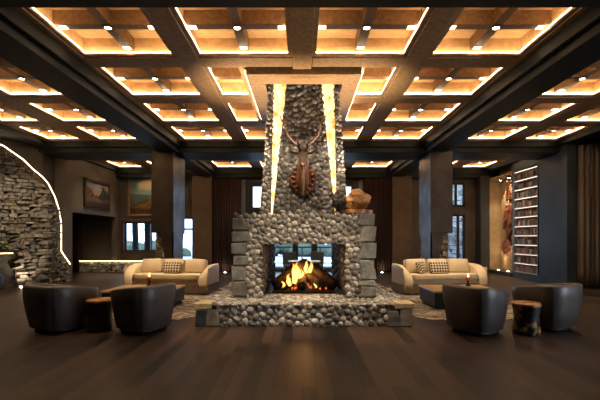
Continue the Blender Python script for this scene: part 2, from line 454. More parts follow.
# dark painted beams
for s in (-1, 1):
    mb = MB(); a, b = sorted((s*3.90, s*4.52)); mb.box(a, b, -6, 18.1, ZB, ZD)
    a, b = sorted((s*3.80, s*3.90)); mb.box(a, b, -6, 18.1, ZB+.14, ZD)
    a, b = sorted((s*4.52, s*4.60)); mb.box(a, b, -6, 18.1, ZB+.14, ZD)
    part_of_ceiling(mb, 'dark_beam', M['dark_beam'], .015)
    mb = MB(); a, b = sorted((s*8.03, s*8.35)); mb.box(a, b, 4.6, 18.1, ZB+.2, ZD); part_of_ceiling(mb, 'edge_beam', M['dark_beam'], .015)
    a, b = sorted((s*8.35, s*12)); mb = MB(); mb.box(a, b, -6, 18.1, ZC-.1, ZD); part_of_ceiling(mb, 'edge_soffit', M['dark_beam'])
for y0, y1, z in ((4.02, 4.70, ZB), (12.64, 13.84, ZB), (17.52, 18.1, ZB-.05)):
    mb = MB(); mb.box(-12, 12, y0, y1, z, ZD); mb.box(-8.2, 8.2, y0-.07, y1+.07, z+.16, ZD)
    part_of_ceiling(mb, 'dark_cross_beam', M['dark_beam'], .015)
mb = MB(); mb.box(-12, 12, -6, 4.0, ZC, ZD); part_of_ceiling(mb, 'front_soffit', M['dark_beam'])

# coffers: lip, crossing bars, LED loop, downlight
ORD = ['first', 'second', 'third', 'fourth', 'fifth', 'sixth', 'seventh', 'eighth']
ROWN = ['nearest row', 'second row', 'third row', 'fourth row', 'fifth row', 'sixth row']
downlight0 = end0 = None
for ri, cy in enumerate(ROWS):
    for ci, (cx, hx) in enumerate(COLS):
        x0, x1, y0, y1 = cx-hx, cx+hx, cy-HY, cy+HY
        cut = ci in (3, 4) and ri in (1, 2)
        if cut:
            if cx < 0: x1 = HOOD[0]-.02
            else: x0 = HOOD[1]+.02
        mb = MB(); w = .065
        mb.box(x0, x0+w, y0, y1, ZC+.02, ZC+.06); mb.box(x1-w, x1, y0, y1, ZC+.02, ZC+.06)
        mb.box(x0+w, x1-w, y0, y0+w, ZC+.02, ZC+.06); mb.box(x0+w, x1-w, y1-w, y1, ZC+.02, ZC+.06)
        part_of_ceiling(mb, 'coffer_lip', M['wood'])
        mb = MB(); q = .012; za = ZC+.061
        mb.box(x0, x0+q, y0, y1, za, ZD); mb.box(x1-q, x1, y0, y1, za, ZD); mb.box(x0+q, x1-q, y0, y0+q, za, ZD); mb.box(x0+q, x1-q, y1-q, y1, za, ZD)
        part_of_ceiling(mb, 'lit_lining', M['wood_light'])  # pale boards added so the coffer walls look lit by the LEDs
        mb = MB(); mx = (x0+x1)/2; bw = .075 if not cut else .0
        mb.box(x0, x1, cy-.075, cy+.075, ZC+.115, ZD)
        if not cut: mb.box(mx-bw, mx+bw, y0, cy-.075, ZC+.115, ZD); mb.box(mx-bw, mx+bw, cy+.075, y1, ZC+.115, ZD)
        part_of_ceiling(mb, 'crossing_bars', M['bar_wood'], .008)
        mb = MB(); w0, w1 = .044, .066; z0, z1 = ZC+.06, ZC+.076
        mb.box(x0+w0, x0+w1, y0+w0, y1-w0, z0, z1); mb.box(x1-w1, x1-w0, y0+w0, y1-w0, z0, z1)
        mb.box(x0+w1, x1-w1, y0+w0, y0+w1, z0, z1); mb.box(x0+w1, x1-w1, y1-w1, y1-w0, z0, z1)
        o = mb.build('cove_light', M['led'])
        where = '%s coffer from the left, %s' % (ORD[ci], ROWN[ri])
        tag(o, 'warm LED strip glowing round the %s' % where, 'cove light', 'cove lights in the ceiling coffers')
        if cut: continue
        if downlight0 is None:
            t = thing('downlight', '', 'downlight', (mx, cy, ZC+.115), 0, 'downlights on the coffer bars')
            mb = MB(); mb.lathe([(.062, 0), (.062, -.02), (.05, -.022), (.048, -.006)], 16); mb.build('trim_ring', M['iron'], t)
            mb = MB(); mb.lathe([(.046, -.004), (.046, -.014), (.03, -.017)], 16); mb.build('lens', M['lens'], t)
            spot('downlight_lamp', (0, 0, -.05), (0, 0, -3), SPOT_POWER, 75, .7, parent=t)
            downlight0 = t
        else:
            t = dup(downlight0, (mx, cy, ZC+.115))
        t['label'] = 'small round downlight on the bars of the %s' % where
        if ri > 3: continue
        for nm, ex, ey in (('left', x0+.135, cy), ('right', x1-.135, cy), ('back', mx, y1-.135)):
            mb = MB(); mb.box(-.05, .05, -.045, .045, -.012, 0)
            if end0 is None:
                o = thing('end_glow', '', 'glow square', (0, 0, 0), 0, 'added glow squares at the ends of the coffer bars')  # glowing plates added to imitate LED strip light on the bar ends
                mb.build('lens', M['end_glow_plate'], o); mb = MB(); mb.box(-.056, .056, -.051, .051, -.006, 0); mb.build('housing', M['iron'], o); end0 = o
            else: o = dup(end0, (0, 0, 0))
            o.location = (ex, ey, ZC+.115); o['label'] = 'added glow on %s bar end, %s' % (nm, where)

# side walls
def wall(name, boxes, m, label, cat='wall'):
    mb = MB()
    for b in boxes: mb.box(*b)
    return setting(struct(name, mb, m), label, cat)
wall('wall_left', [(-8.35, -8.15, 13.35, 14.2, 0, ZC), (-8.35, -8.15, 14.2, 17.55, 2.42, ZC), (-8.35, -8.15, 17.55, 17.9, .53, ZC)], M['wall'], 'taupe left wall with an opening under the small landscape painting')
# wall behind the stone arch: follows the arch plan
mb = MB(); mb.prism([(-8.25, 13.36), (-8.25, 12.72), (-11.4, 9.57), (-11.4, -6), (-11.7, -6), (-11.7, 9.7), (-8.5, 12.9), (-8.5, 13.36)], 0, ZC, 'z')
setting(struct('wall_arch', mb, M['dark_brown']), 'dark wall behind the stone arch, lit by its halo', 'wall')
wall('wall_alcove', [(-12, -11.8, 9, 18.1, 0, ZC), (-12, -8.35, 13.36, 13.5, 0, ZC)], M['dark_wall'], 'dark alcove wall beyond the left opening')
# back wall with window openings
BY0, BY1 = 17.9, 18.1
def frontal(openings, xa, xb, z1):
    xs = sorted({xa, xb}|{o[0] for o in openings}|{o[1] for o in openings}); out = []
    for a, b in zip(xs, xs[1:]):
        m_ = (a+b)/2; z = 0
        for o in sorted([o for o in openings if o[0] < m_ < o[1]], key=lambda o: o[2]):
            if o[2] > z: out.append((a, b, BY0, BY1, z, o[2]))
            z = o[3]
        if z < z1: out.append((a, b, BY0, BY1, z, z1))
    return out
OPEN = [(-7.95, -5.75, .90, 2.22), (-5.45, -4.80, .05, 2.42), (-2.75, 2.75, 0, 4.02), (5.3, 7.30, .40, 2.56), (5.3, 7.30, 2.90, 3.98)]
wall('wall_back', frontal(OPEN, -12, 12, ZD), M['wall'], 'far wall with windows between dark drapes')
for i, (x0, x1) in enumerate(((-4.80, -3.95), (3.95, 4.80))):
    mb = MB(); mb.box(x0, x1, 17.45, 17.9, 0, ZB+.0); o = struct('trim_%d' % (i+1), mb, M['wall_brown'], bevel=.02)
    setting(o, 'brown panelled pier %s of the far wall drapes' % ('left', 'right')[i], 'pier')
mb = MB(); mb.box(7.75, 8.15, 17.35, 17.9, 0, ZB); setting(struct('trim_3', mb, M['dark_wall'], bevel=.02), 'dark post between far window wall and lit niche', 'post')
# right wall: slate section, bookcase recess, niche recess, return
wall('wall_right', [(8.15, 8.45, 12.3, 13.82, 0, ZC), (8.15, 8.75, 13.82, 15.50, 4.06, ZC), (8.15, 8.75, 13.82, 15.50, 0, .16), (8.65, 8.8, 13.7, 17.5, 0, ZC),
                    (8.15, 8.65, 13.76, 13.82, 0, ZC), (8.15, 8.65, 15.44, 15.50, .16, 4.06)], M['slate'], 'slate blue right wall beside the lit bookcase')
wall('wall_niche', [(8.60, 8.65, 15.5, 17.4, .14, ZC), (8.15, 8.6, 17.36, 17.42, .14, 4.0), (8.15, 8.6, 15.5, 17.4, 3.98, 4.08)], M['niche'], 'warm lit niche lining with burl wood on it')
wall('wall_right_front', [(9.5, 9.7, -6, 1.2, 0, ZC), (9.5, 9.7, 4.6, 12.3, 0, ZC), (9.5, 9.7, 1.2, 4.6, 0, .3), (9.5, 9.7, 1.2, 4.6, 3.3, ZC), (8.45, 9.7, 12.3, 12.5, 0, ZC)], M['dark_wall'], 'dark return wall behind the taupe curtain')
mb = MB(); mb.box(8.10, 8.6, 15.5, 17.4, 0, .14); setting(struct('baseboard_niche', mb, M['dark_wall']), 'dark plinth under the lit niche', 'plinth')
mb = MB(); mb.box(8.115, 8.15, 12.3, 13.8, 0, .15); setting(struct('baseboard_right', mb, M['slate']), 'slate baseboard of right wall', 'baseboard')
wall('wall_behind', [(-12, 12, -6.2, -6, 0, ZD)], M['dark_wall'], 'dark wall behind the camera')

# windows
def window(n, x0, x1, z0, z1, cols, rows, label, fw=.07, frame=None, reveal=None):
    e = thing('window_%d' % n, label, 'window', (0, 0, 0)); e['kind'] = 'structure'
    mb = MB(); y0, y1 = BY0+.02, BY0+.12
    mb.box(x0, x0+fw, y0, y1, z0, z1); mb.box(x1-fw, x1, y0, y1, z0, z1); mb.box(x0, x1, y0, y1, z0, z0+fw); mb.box(x0, x1, y0, y1, z1-fw, z1)
    for c in cols: mb.box(c-fw*.6, c+fw*.6, y0+.01, y1-.01, z0, z1)
    for r in rows: mb.box(x0, x1, y0+.005, y1-.005, r-fw*.6, r+fw*.6)
    mb.build('window_frame', frame or M['frame'], e, .006)
    mb = MB(); mb.box(x0+.03, x1-.03, BY0+.065, BY0+.071, z0+.03, z1-.03); mb.build('window_pane', M['glass'], e)
    return e
w1 = window(1, -7.95, -5.75, .90, 2.22, [-6.85], [], 'wide low window with two panes under the large painting')
mb = MB(); mb.box(-8.02, -7.93, BY0-.16, BY0+.02, .84, 2.28); mb.box(-8.02, -5.7, BY0-.10, BY0+.02, 2.20, 2.28); mb.box(-8.02, -5.7, BY0-.12, BY0+.02, .84, .91); mb.build('window_casing', M['red_wood'], w1, .006)
window(2, -5.45, -4.80, .05, 2.42, [], [1.9], 'narrow window right of the left column')
w3 = window(3, -2.75, 2.75, 0, 4.02, [-1.42, -.30, .55, 1.55], [2.75], 'wide glazed doors behind the fireplace', fw=.22)
for x in (-2.62, 2.62):
    mb = MB(); a, b = sorted((x*.99, math.copysign(2.20, x))); mb.box(a, b, BY0-.04, BY0+.14, 0, 4.02); mb.build('side_jamb', M['frame'], w3, .008)
    mb = MB(); mb.box(x-.09, x+.09, BY0-.10, BY0+.02, 0, 4.1); mb.build('window_post', M['frame_pale'], w3, .01)
window(4, 5.3, 7.30, .40, 2.56, [7.0], [], 'lower window right of the right column, stone wall outside', fw=.09)
window(5, 5.3, 7.30, 2.90, 3.98, [6.9], [], 'upper window right of the right column, stone wall outside', fw=.09)

mb = MB(); mb.box(-2.5, 2.5, BY0-.03, BY0+.13, 2.45, 2.88); mb.build('transom', M['frame'], w3, .008)
e = thing('window_6', 'unseen side window added beside the camera for side light', 'window'); e['kind'] = 'structure'  # out of view, added to light the chairs from the right front
mb = MB()
for y in (1.2, 2.86, 4.52): mb.box(9.54, 9.64, y, y+.08, .3, 3.3)
mb.box(9.54, 9.64, 1.2, 4.6, .3, .38); mb.box(9.54, 9.64, 1.2, 4.6, 3.22, 3.3); mb.build('window_frame', M['frame'], e)
mb = MB(); mb.box(9.585, 9.592, 1.22, 4.58, .32, 3.28); mb.build('window_pane', M['glass'], e)
d = bpy.data.lights.new('window_fill', 'AREA'); d.shape = 'RECTANGLE'; d.size = 3.2; d.size_y = 2.8; d.energy = 50; d.color = (.95, .96, 1)  # area lamp added at the pane to strengthen the side light
o = bpy.data.objects.new('window_fill', d); C.objects.link(o); o.location = (9.45, 2.9, 1.9); o.rotation_euler = (0, R(90), 0)
# columns
for i, s in enumerate((-1, 1)):
    side = ('left', 'right')[i]
    e = thing('column', '%s dark burnished column standing on a stone foot' % side, 'column', (s*4.36, 13.1, 0)); e['kind'] = 'structure'
    W, D, ZT = .345, .62, 1.66
    mb = MB(); mb.box(-W, W, -D, D, ZT, ZB); mb.build('shaft', M['column'], e, .010)
    # tapering cladding tongues below the shaft, on the front and on the face towards the fireplace
    fx = lambda f: s*(W-2*W*f)            # fraction 0 = outer edge, 1 = edge towards the fireplace
    mb = MB(); mb.prism([(fx(.42), ZT), (fx(1), ZT), (fx(1), 0), (fx(.82), 0)], -D, -D+.04, 'y')
    xi = -s*W
    fy = lambda f: -D+2*D*f
    mb.prism([(fy(0), ZT), (fy(.90), ZT), (fy(.40), 0), (fy(0), 0)], min(xi, xi+s*.04), max(xi, xi+s*.04), 'x')
    mb.build('tapered_cladding', M['column'], e)
    mb = MB(); q = .09
    a, b = sorted((fx(.17), fx(.93)))
    mb.box(a, b, -D+.10, D-.06, 0, ZT-.002, (.1, .08, .06))
    rubble(mb, lambda x, z, d: (x, -D+.075-d, z), a, b, 0, ZT-.01, .12, .22, .16, .30, .03, base=.34, warm=.9, prot=.022)
    rubble(mb, lambda y, z, d: (xi+s*(.075-d), y, z), -D+.06, D-.02, 0, ZT-.01, .12, .22, .18, .34, .03, base=.34, warm=.7, prot=.022)
    xo = fx(.17)
    rubble(mb, lambda y, z, d: (xo+s*d, y, z), -D+.08, D-.05, 0, ZT-.01, .12, .22, .18, .34, .03, base=.30, warm=.7, prot=.02)
    mb.build('stone_foot', M['rubble'], e)

# stone arch on the left
SQ = math.sqrt(.5)
def arch_fn(t, z, d):
    if t >= 0: return (-8.0+d, 12.6+t, z)
    q = -t
    return (-8.0-q*SQ+d*SQ, 12.6-q*SQ-d*SQ, z) if t < -.12 else (-8.0-q*SQ+d*.93, 12.6-q*SQ-d*.38*(q/.12), z)
OUT = [(1.12, 0), (1.12, .56), (.62, 1.02), (.62, 1.93), (.50, 2.38), (.27, 2.80), (.0, 3.10), (-.22, 3.36), (-.48, 3.58), (-.73, 3.84), (-1.22, 4.18), (-2.0, 4.40), (-3.6, 4.44)]
def arch_edge(z):
    for (a, za), (b, zb) in zip(OUT, OUT[1:]):
        if za <= z <= zb and zb > za: return a+(b-a)*(z-za)/(zb-za)
    return -3.6
arch = thing('stone_arch', 'rough stacked stone arch on the left, haloed by light', 'stone arch'); arch['kind'] = 'thing'
mb = MB()
in_niche = lambda s, z: s < -.86 and z < 1.10
rubble(mb, arch_fn, -3.6, 1.14, 0, 4.44, .055, .135, .10, .34, .24, lambda s, z: s < arch_edge(z)-.02 and not in_niche(s, z), base=.15, warm=.8, prot=.06)
mb.build('stone_cladding', M['rubble'], arch)
mb = MB()   # backing plates (inside the halo edge)
zz = [i*.2 for i in range(0, 23)]
for za, zb in zip(zz, zz[1:]):
    e0 = min(arch_edge(za), arch_edge(zb))-.06
    ss = [e0]+[x for x in (0, -.13, -.84) if x < e0-.02]+[-3.6]
    for a, b in zip(ss, ss[1:]):
        P = [arch_fn(a, za, -.22), arch_fn(b, za, -.22), arch_fn(b, zb, -.22), arch_fn(a, zb, -.22)]
        Q = [arch_fn(a, za, -.10), arch_fn(b, za, -.10), arch_fn(b, zb, -.10), arch_fn(a, zb, -.10)]
        if not (a < -.8 and za < 1.05): mb.add(P+Q, [(0, 1, 2, 3), (7, 6, 5, 4), (0, 4, 5, 1), (1, 5, 6, 2), (2, 6, 7, 3), (3, 7, 4, 0)], (.05, .04, .03))
        else: mb.add(P, [(0, 1, 2, 3)], (.03, .025, .02))
mb.build('backing', M['rubble'], arch)
mb = MB()
mb.add([arch_fn(-.78, 1.06, -.2), arch_fn(-3.6, 1.06, -.2), arch_fn(-3.6, 1.06, .16), arch_fn(-.78, 1.06, .16), arch_fn(-.78, 1.14, -.2), arch_fn(-3.6, 1.14, -.2), arch_fn(-3.6, 1.14, .16), arch_fn(-.78, 1.14, .16)],
       [(0, 1, 2, 3), (7, 6, 5, 4), (0, 4, 5, 1), (1, 5, 6, 2), (2, 6, 7, 3), (3, 7, 4, 0)])
mb.build('mantel_shelf', M['plinth'], arch, .008)
mb = MB()
mb.tube([arch_fn(-.90, 1.045, -.05), arch_fn(-3.5, 1.045, -.05)], .012, 6)
tag(mb.build('light_strip', M['led_soft']), 'LED strip under the dark shelf of the stone arch', 'light strip')
mb = MB()
pts = []
for (a, za), (b, zb) in zip(OUT[1:], OUT[2:]):
    for k in range(4): pts.append(arch_fn(a+(b-a)*k/4+.075, za+(zb-za)*k/4+.045, .0))
mb.tube(pts, .010, 6); tag(mb.build('halo_light', M['halo']), 'curved LED halo tracing the edge of the stone arch', 'light strip')
# plant, navy stool, uplight by the arch
px, py, pz = arch_fn(-1.16, 1.14, .05)
t = thing('potted_plant', 'small green plant in a dark bowl on the arch shelf', 'plant', (px, py, 1.14))
mb = MB(); mb.lathe([(.05, 0), (.13, .05), (.15, .09), (.13, .085), (.04, .06)], 20); mb.build('bowl', M['iron'], t)
mb = MB()
for i in range(46):
    a, r0 = rnd.uniform(0, 6.28), rnd.uniform(.06, .19); h = rnd.uniform(.10, .22)
    mb.ell((r0*math.cos(a)*.8, r0*math.sin(a)*.8, h), (.055, .03, .012), Matrix.Rotation(a, 3, 'Z') @ Matrix.Rotation(rnd.uniform(-.9, .9), 3, 'Y'))
    mb.tube([(0, 0, .07), (r0*math.cos(a)*.8, r0*math.sin(a)*.8, h)], .004, 4)
mb.build('foliage', M['leaf'], t)
px, py, pz = arch_fn(-1.34, 0, .06)
t = thing('stool', 'dark blue stool in front of the stone niche, cut by the frame edge', 'stool', (px-.05, py, 0), 45)
mb = MB(); mb.lathe([(.20, .10), (.24, .13), (.25, .36), (.235, .42), (.18, .44)], 24); mb.build('cushion', M['navy'], t)
mb = MB(); mb.lathe([(.19, 0), (.19, .10)], 20); mb.build('base', M['plinth'], t)
def uplight(loc, label):
    t = thing('floor_uplight', label, 'floor light', loc, 0, 'small floor uplights')
    mb = MB(); mb.lathe([(.055, 0), (.055, .02), (.04, .022)], 16); mb.build('housing', M['iron'], t)
    mb = MB(); mb.lathe([(.038, .021), (.03, .028)], 16); mb.build('lens', M['star'], t)
    return t
q = arch_fn(-.72, 0, .14); u = uplight((q[0], q[1], 0), 'small floor uplight at the foot of the stone arch')
spot('arch_uplamp', (q[0]+.15, q[1]-.2, .06), (q[0]-.25, q[1]+.3, 2.2), 30, 110, .9)

# left alcove: stone base with LED, red door panel
tb = thing('stone_ledge', 'low stacked stone base along the far left wall', 'stone ledge', (0, 0, 0))
mb = MB(); mb.box(-9.75, -5.6, 17.55, 17.88, 0, .48, (.1, .08, .06))
rubble(mb, lambda s, z, d: (s, 17.52-d, z), -9.75, -5.6, 0, .48, .09, .18, .12, .3, .05, base=.5, warm=.3, prot=.025)
mb.build('stone_face', M['rubble'], tb)
mb = MB(); mb.box(-9.78, -5.58, 17.60, 17.88, .485, .51); mb.build('cap', M['dark_wall'], tb)
mb = MB(); mb.box(-9.7, -5.6, 17.43, 17.445, .488, .503); tag(mb.build('light_strip', M['led_soft']), 'LED strip along the top of the low stone base', 'light strip')
mb = MB(); mb.box(-10.9, -9.8, 17.5, 17.88, 0, 2.42); o = mb.build('door_1', M['red_wood'], None, .01); setting(o, 'red brown timber door at the end of the left alcove', 'door')

# ================================================================== PAINTINGS
def lerp(a, b, t): t = max(0, min(1, t)); return tuple(x+(y-x)*t for x, y in zip(a, b))
def fbm(x, y, s=0): return noise.noise((x, y, s))+.5*noise.noise((x*2.1, y*2.1, s+3))+.25*noise.noise((x*4.3, y*4.3, s+9))
def river_scene(u, v):   # cliff on the left, dark trees on the right, still water below
    c = lerp((.50, .38, .30), (.22, .24, .29), (v-.45)/.5); c = lerp(c, (.62, .50, .40), .8*max(0, fbm(u*3, v*5, 1)))
    cl = .86-.9*u+.12*fbm(u*7, 2, 4)
    if v > .34 and u < .55 and v < cl: c = lerp((.30, .14, .07), (.10, .05, .035), .5+.8*fbm(u*9, v*14, 2))
    if v <= .36: c = lerp(lerp((.30, .21, .16), (.10, .065, .05), abs(fbm(u*3, v*16, 7))*1.3), (.05, .035, .025), .5 if u > .62 else (.25 if u < .28 else 0))
    tr = .48+.42*math.exp(-((u-.74)/.10)**2)+.24*math.exp(-((u-.93)/.09)**2)+.10*fbm(u*16, v*10, 5)
    if u > .52 and .32 < v < tr and fbm(u*13, v*13, 8) > -.55: c = (.035, .035, .022)
    if v < .14+.05*fbm(u*6, 1, 3): c = lerp((.09, .05, .03), (.04, .026, .018), u)
    return c
def hill_scene(u, v):    # teal sky with cream cloud, blue hills, golden slope and a red tree trunk
    c = lerp((.30, .40, .34), (.06, .17, .20), (v-.5)/.5)
    cd = fbm(u*2.6+.4, v*3.6, 11)-abs(v-.74-.18*u)*2.4
    if cd > -.35: c = lerp(c, (.62, .47, .27), (cd+.35)*1.8)
    if v < .52+.05*fbm(u*4, 0, 2)-.06*u: c = lerp((.08, .14, .14), (.16, .22, .17), v*2+fbm(u*5, v*9, 5)*.4)
    sl = .22+.42*u+.05*fbm(u*6, 3, 6)
    if v < sl: c = lerp((.36, .20, .05), (.12, .065, .02), .5+.9*fbm(u*5, v*8, 3)); 
    if v < .16-.05*u: c = lerp(c, (.04, .028, .012), .6)
    if abs(u-.86-.04*fbm(v*3, 0, 1)) < .055 and v > .3: c = (.13, .035, .015)
    if u > .68 and v > .62 and fbm(u*9, v*9, 15) > .1: c = (.05, .06, .02)
    return c
def painting(loc, rz, w, h, fn, fm, fw, label, cat='painting'):
    t = thing('framed_painting', label, cat, loc, rz)
    mb = MB()
    mb.box(-w/2, -w/2+fw, -.06, 0, -h/2, h/2); mb.box(w/2-fw, w/2, -.06, 0, -h/2, h/2); mb.box(-w/2+fw, w/2-fw, -.06, 0, -h/2, -h/2+fw); mb.box(-w/2+fw, w/2-fw, -.06, 0, h/2-fw, h/2)
    mb.build('picture_frame', fm, t, .012)
    nx, nz = 72, 60; vs, cs, fs = [], [], []
    for j in range(nz+1):
        for i in range(nx+1):
            vs.append((-w/2+fw*.9+(w-1.8*fw)*i/nx, -.028, -h/2+fw*.9+(h-1.8*fw)*j/nz)); cs.append(tuple(max(0, q)**1.25*.72 for q in fn(i/nx, j/nz)))
    for j in range(nz):
        for i in range(nx): a = j*(nx+1)+i; fs.append((a, a+1, a+nx+2, a+nx+1))
    m = MB(); m.v, m.c, m.f, m.k, m.sm = vs, cs, fs, [0]*len(fs), [False]*len(fs)
    b0 = len(m.v)
    m.box(-w/2+fw*.9, w/2-fw*.9, -.026, -.002, -h/2+fw*.9, h/2-fw*.9, (.2, .15, .1))
    m.build('canvas', M['paint'], t)
    return t
painting((-8.14, 15.9, 3.21), 90, 2.0, 1.12, river_scene, M['dark_frame'], .13, 'small dark framed river landscape painting above the left opening')
painting((-6.62, 17.88, 3.45), 0, 2.3, 1.95, hill_scene, M['gilt'], .09, 'large gilt framed hillside painting with teal sky beside left column')

# ================================================================== DRAPES
def drape(name, x0, x1, y, z0, z1, folds, m, label, amp=.05, slant=0, group=None, thick=.03):
    t = thing(name, label, 'curtain', ((x0+x1)/2, y, 0), 0, group)
    nx = folds*10; w = x1-x0; rings = []
    top, bot = [], []
    for sgn in (0, 1):
        row = []
        for i in range(nx+1):
            u = i/nx; a = u*folds*2*math.pi
            row.append((-w/2+w*u+.012*math.sin(a*2), slant*(u-.5)+amp*math.sin(a)+amp*.3*math.sin(a*.37+1)+(thick if sgn else 0)))
        top.append(row)
    poly = top[0]+top[1][::-1]
    mb = MB(); rings = []
    for k in range(9):
        z = z0+(z1-z0)*k/8; s = 1-.25*(k/8)**2
        rings.append([(p[0]*(1-.015*math.sin(k*.7)), p[1]*s, z) for p in poly])
    mb.loft(rings); mb.build('fabric', m, t)
    mb = MB(); mb.tube([(-w/2-.08, -slant/2+.02, z1+.03), (w/2+.08, slant/2+.02, z1+.03)], .018, 8); mb.build('rail', M['iron'], t)
    return t
drape('drape', -3.92, -2.66, 17.5, .02, 4.10, 11, M['drape'], 'dark burgundy drape left of the fireplace at the far wall', group='burgundy drapes at the far wall')
drape('drape', 2.76, 3.95, 17.5, .02, 4.10, 11, M['drape'], 'dark burgundy drape right of the fireplace at the far wall', group='burgundy drapes at the far wall')
drape('curtain', 8.42, 9.42, 12.05, .02, 4.33, 8, M['curtain'], 'tall taupe pleated curtain at the right edge beside slate wall', amp=.07, slant=-.25)
uplight((-3.33, 17.3, 0), 'small floor uplight at the foot of the left burgundy drape')
uplight((3.45, 17.3, 0), 'small floor uplight at the foot of the right burgundy drape')

# ================================================================== FIREPLACE
FX = .035
fp = thing('fireplace', 'two sided pebble stone fireplace with hearth and tall chimney', 'fireplace', (FX, 0, 0))
HW, HY0, HY1, HZ = 1.845, 6.75, 11.5, .40
mb = MB(); mb.box(-HW+.04, HW-.04, HY0+.04, HY1, 0, HZ-.03, MORTAR)
crn = lambda P: abs(P.x) > HW-.42 and P.z < HZ-.09 or abs(P.x) > HW-.30
pebble_face(mb, (-HW, HY0+.04, 0), (HW, HY0+.04, 0), (HW, HY0+.04, HZ-.0), (-HW, HY0+.04, HZ-.0), (0, -1, 0), .024, .064, crn, tries=9000)
for sx in (-1, 1):
    pebble_face(mb, (sx*(HW-.04), HY0+.3, 0), (sx*(HW-.04), HY1, 0), (sx*(HW-.04), HY1, HZ), (sx*(HW-.04), HY0+.3, HZ), (sx, 0, 0), .04, .075, tries=3000)
in_body = lambda P: abs(P.x) < 1.30 and P.y > 7.5
pebble_face(mb, (-HW, HY0, HZ-.03), (HW, HY0, HZ-.03), (HW, HY1, HZ-.03), (-HW, HY1, HZ-.03), (0, 0, 1), .026, .052, lambda P: in_body(P) and not (abs(P.x) < .78 and P.y < 8.0), tries=26000, flat=.5, dark=.95)
mb.build('hearth', M['pebble'], fp)
def quoin(x0, x1, y0, y1, z0, z1, g, cut=0):
    mb = MB(); pts = [(x0, z0), (x1, z0), (x1, z1), (x0, z1)]
    pts = [(p[0]+rnd.uniform(-1, 1)*.026, p[1]+rnd.uniform(-1, 1)*.012) for p in pts]
    if cut == 1: pts[3] = (x0+(x1-x0)*.28, pts[3][1])
    if cut == 2: pts[2] = (x0+(x1-x0)*.72, pts[2][1])
    if cut == 3: pts = pts[:2]+[(x1, z0+(z1-z0)*.45), pts[2], pts[3]]; pts[3] = (x0+(x1-x0)*.6, z1)
    mb.prism(pts, y0, y1, 'y', g); o = mb.build('cornerstone', M['slab'], fp, .012, seg=2); return o
G1, G2, G3, G4 = (.12, .122, .110), (.18, .175, .155), (.24, .23, .20), (.045, .048, .046)
# hearth corners
quoin(-HW, -HW+.18, HY0-.0, HY0+.5, 0.0, .285, (.03, .034, .036)); quoin(-HW+.185, -HW+.44, HY0+.0, HY0+.3, 0, .285, (.17, .15, .115), 2); quoin(-HW, -HW+.29, HY0, HY0+.4, .292, HZ, (.36, .27, .15))
quoin(HW-.23, HW, HY0, HY0+.5, 0, .29, (.17, .155, .125)); quoin(HW-.47, HW-.235, HY0, HY0+.3, 0, .26, (.10, .105, .095), 1); quoin(HW-.30, HW, HY0, HY0+.4, .297, HZ, (.40, .31, .18))
# piers and lintel
BX, OX, BY, BYE, LZ, TZ = 1.335, .765, 7.46, 10.9, 1.39, 1.965
for sx in (-1, 1):
    mb = MB(); a, b = sorted((sx*OX, sx*BX)); mb.box(a+.02, b-.02, BY+.03, BYE, HZ-.05, LZ, MORTAR)
    q = lambda P, sx=sx: sx*P.x > BX-.27
    pebble_face(mb, (a, BY+.03, HZ-.02), (b, BY+.03, HZ-.02), (b, BY+.03, LZ), (a, BY+.03, LZ), (0, -1, 0), .026, .060, q, tries=6000, dark=.9)
    xi = sx*(OX+.02)
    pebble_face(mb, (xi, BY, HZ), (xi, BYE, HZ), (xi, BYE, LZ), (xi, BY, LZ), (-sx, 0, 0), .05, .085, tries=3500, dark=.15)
    xo = sx*(BX-.02)
    pebble_face(mb, (xo, BY+.3, HZ), (xo, BYE, HZ), (xo, BYE, LZ), (xo, BY+.3, LZ), (sx, 0, 0), .04, .075, tries=3000)
    mb.build('pier', M['pebble'], fp)
mb = MB(); mb.box(-BX+.02, BX-.02, BY+.03, BYE, LZ, TZ-.02, MORTAR)
pebble_face(mb, (-BX, BY+.03, LZ-.01), (BX, BY+.03, LZ-.01), (BX, BY+.03, TZ), (-BX, BY+.03, TZ), (0, -1, 0), .024, .058, lambda P: P.x > BX-.30 or P.x < -BX+.27 and P.z < TZ-.12, tries=9000, dark=.9)
for sx in (-1, 1):
    xo = sx*(BX-.02); pebble_face(mb, (xo, BY+.3, LZ), (xo, BYE, LZ), (xo, BYE, TZ), (xo, BY+.3, TZ), (sx, 0, 0), .04, .075, tries=2000)
mb.build('lintel', M['pebble'], fp)
zs = [HZ, .70, .98, 1.18, 1.42, 1.64]
for i in range(5):
    L = [.27, .25, .31, .27, .34][i]
    quoin(-BX, -BX+L, BY, BY+.35, zs[i]+.014, zs[i+1]-.014, [(.15, .145, .125), G2, G1, G1, G1][i], [0, 2, 1, 0, 0][i])
quoin(-BX, -BX+.28, BY, BY+.35, 1.65, 1.86, (.11, .105, .09), 2)
zs = [HZ, .60, .72, 1.10, 1.42, 1.72, TZ]
for i in range(6):
    L = [.26, .30, .27, .33, .31, .30][i]
    quoin(BX-L, BX, BY, BY+.35, zs[i]+.014, zs[i+1]-.014, [G2, G3, G3, G2, (.24, .225, .19), G3][i], [0, 0, 3, 1, 1, 0][i])
# chimney: tapering stack
CZ0, CZ1 = TZ-.02, 4.8
def chy(z): return 7.64+(z-CZ0)*.125
def halfw(z): return .845-(z-CZ0)*.062
mb = MB()
rings = []
for z in (CZ0, CZ1):
    w = halfw(z)-.03; y = chy(z)+.11; yb = 10.3-(z-CZ0)*.19
    rings.append([(-w, y, z), (w, y, z), (w, yb, z), (-w, yb, z)])
mb.loft(rings, smooth=False, col=MORTAR_DARK)
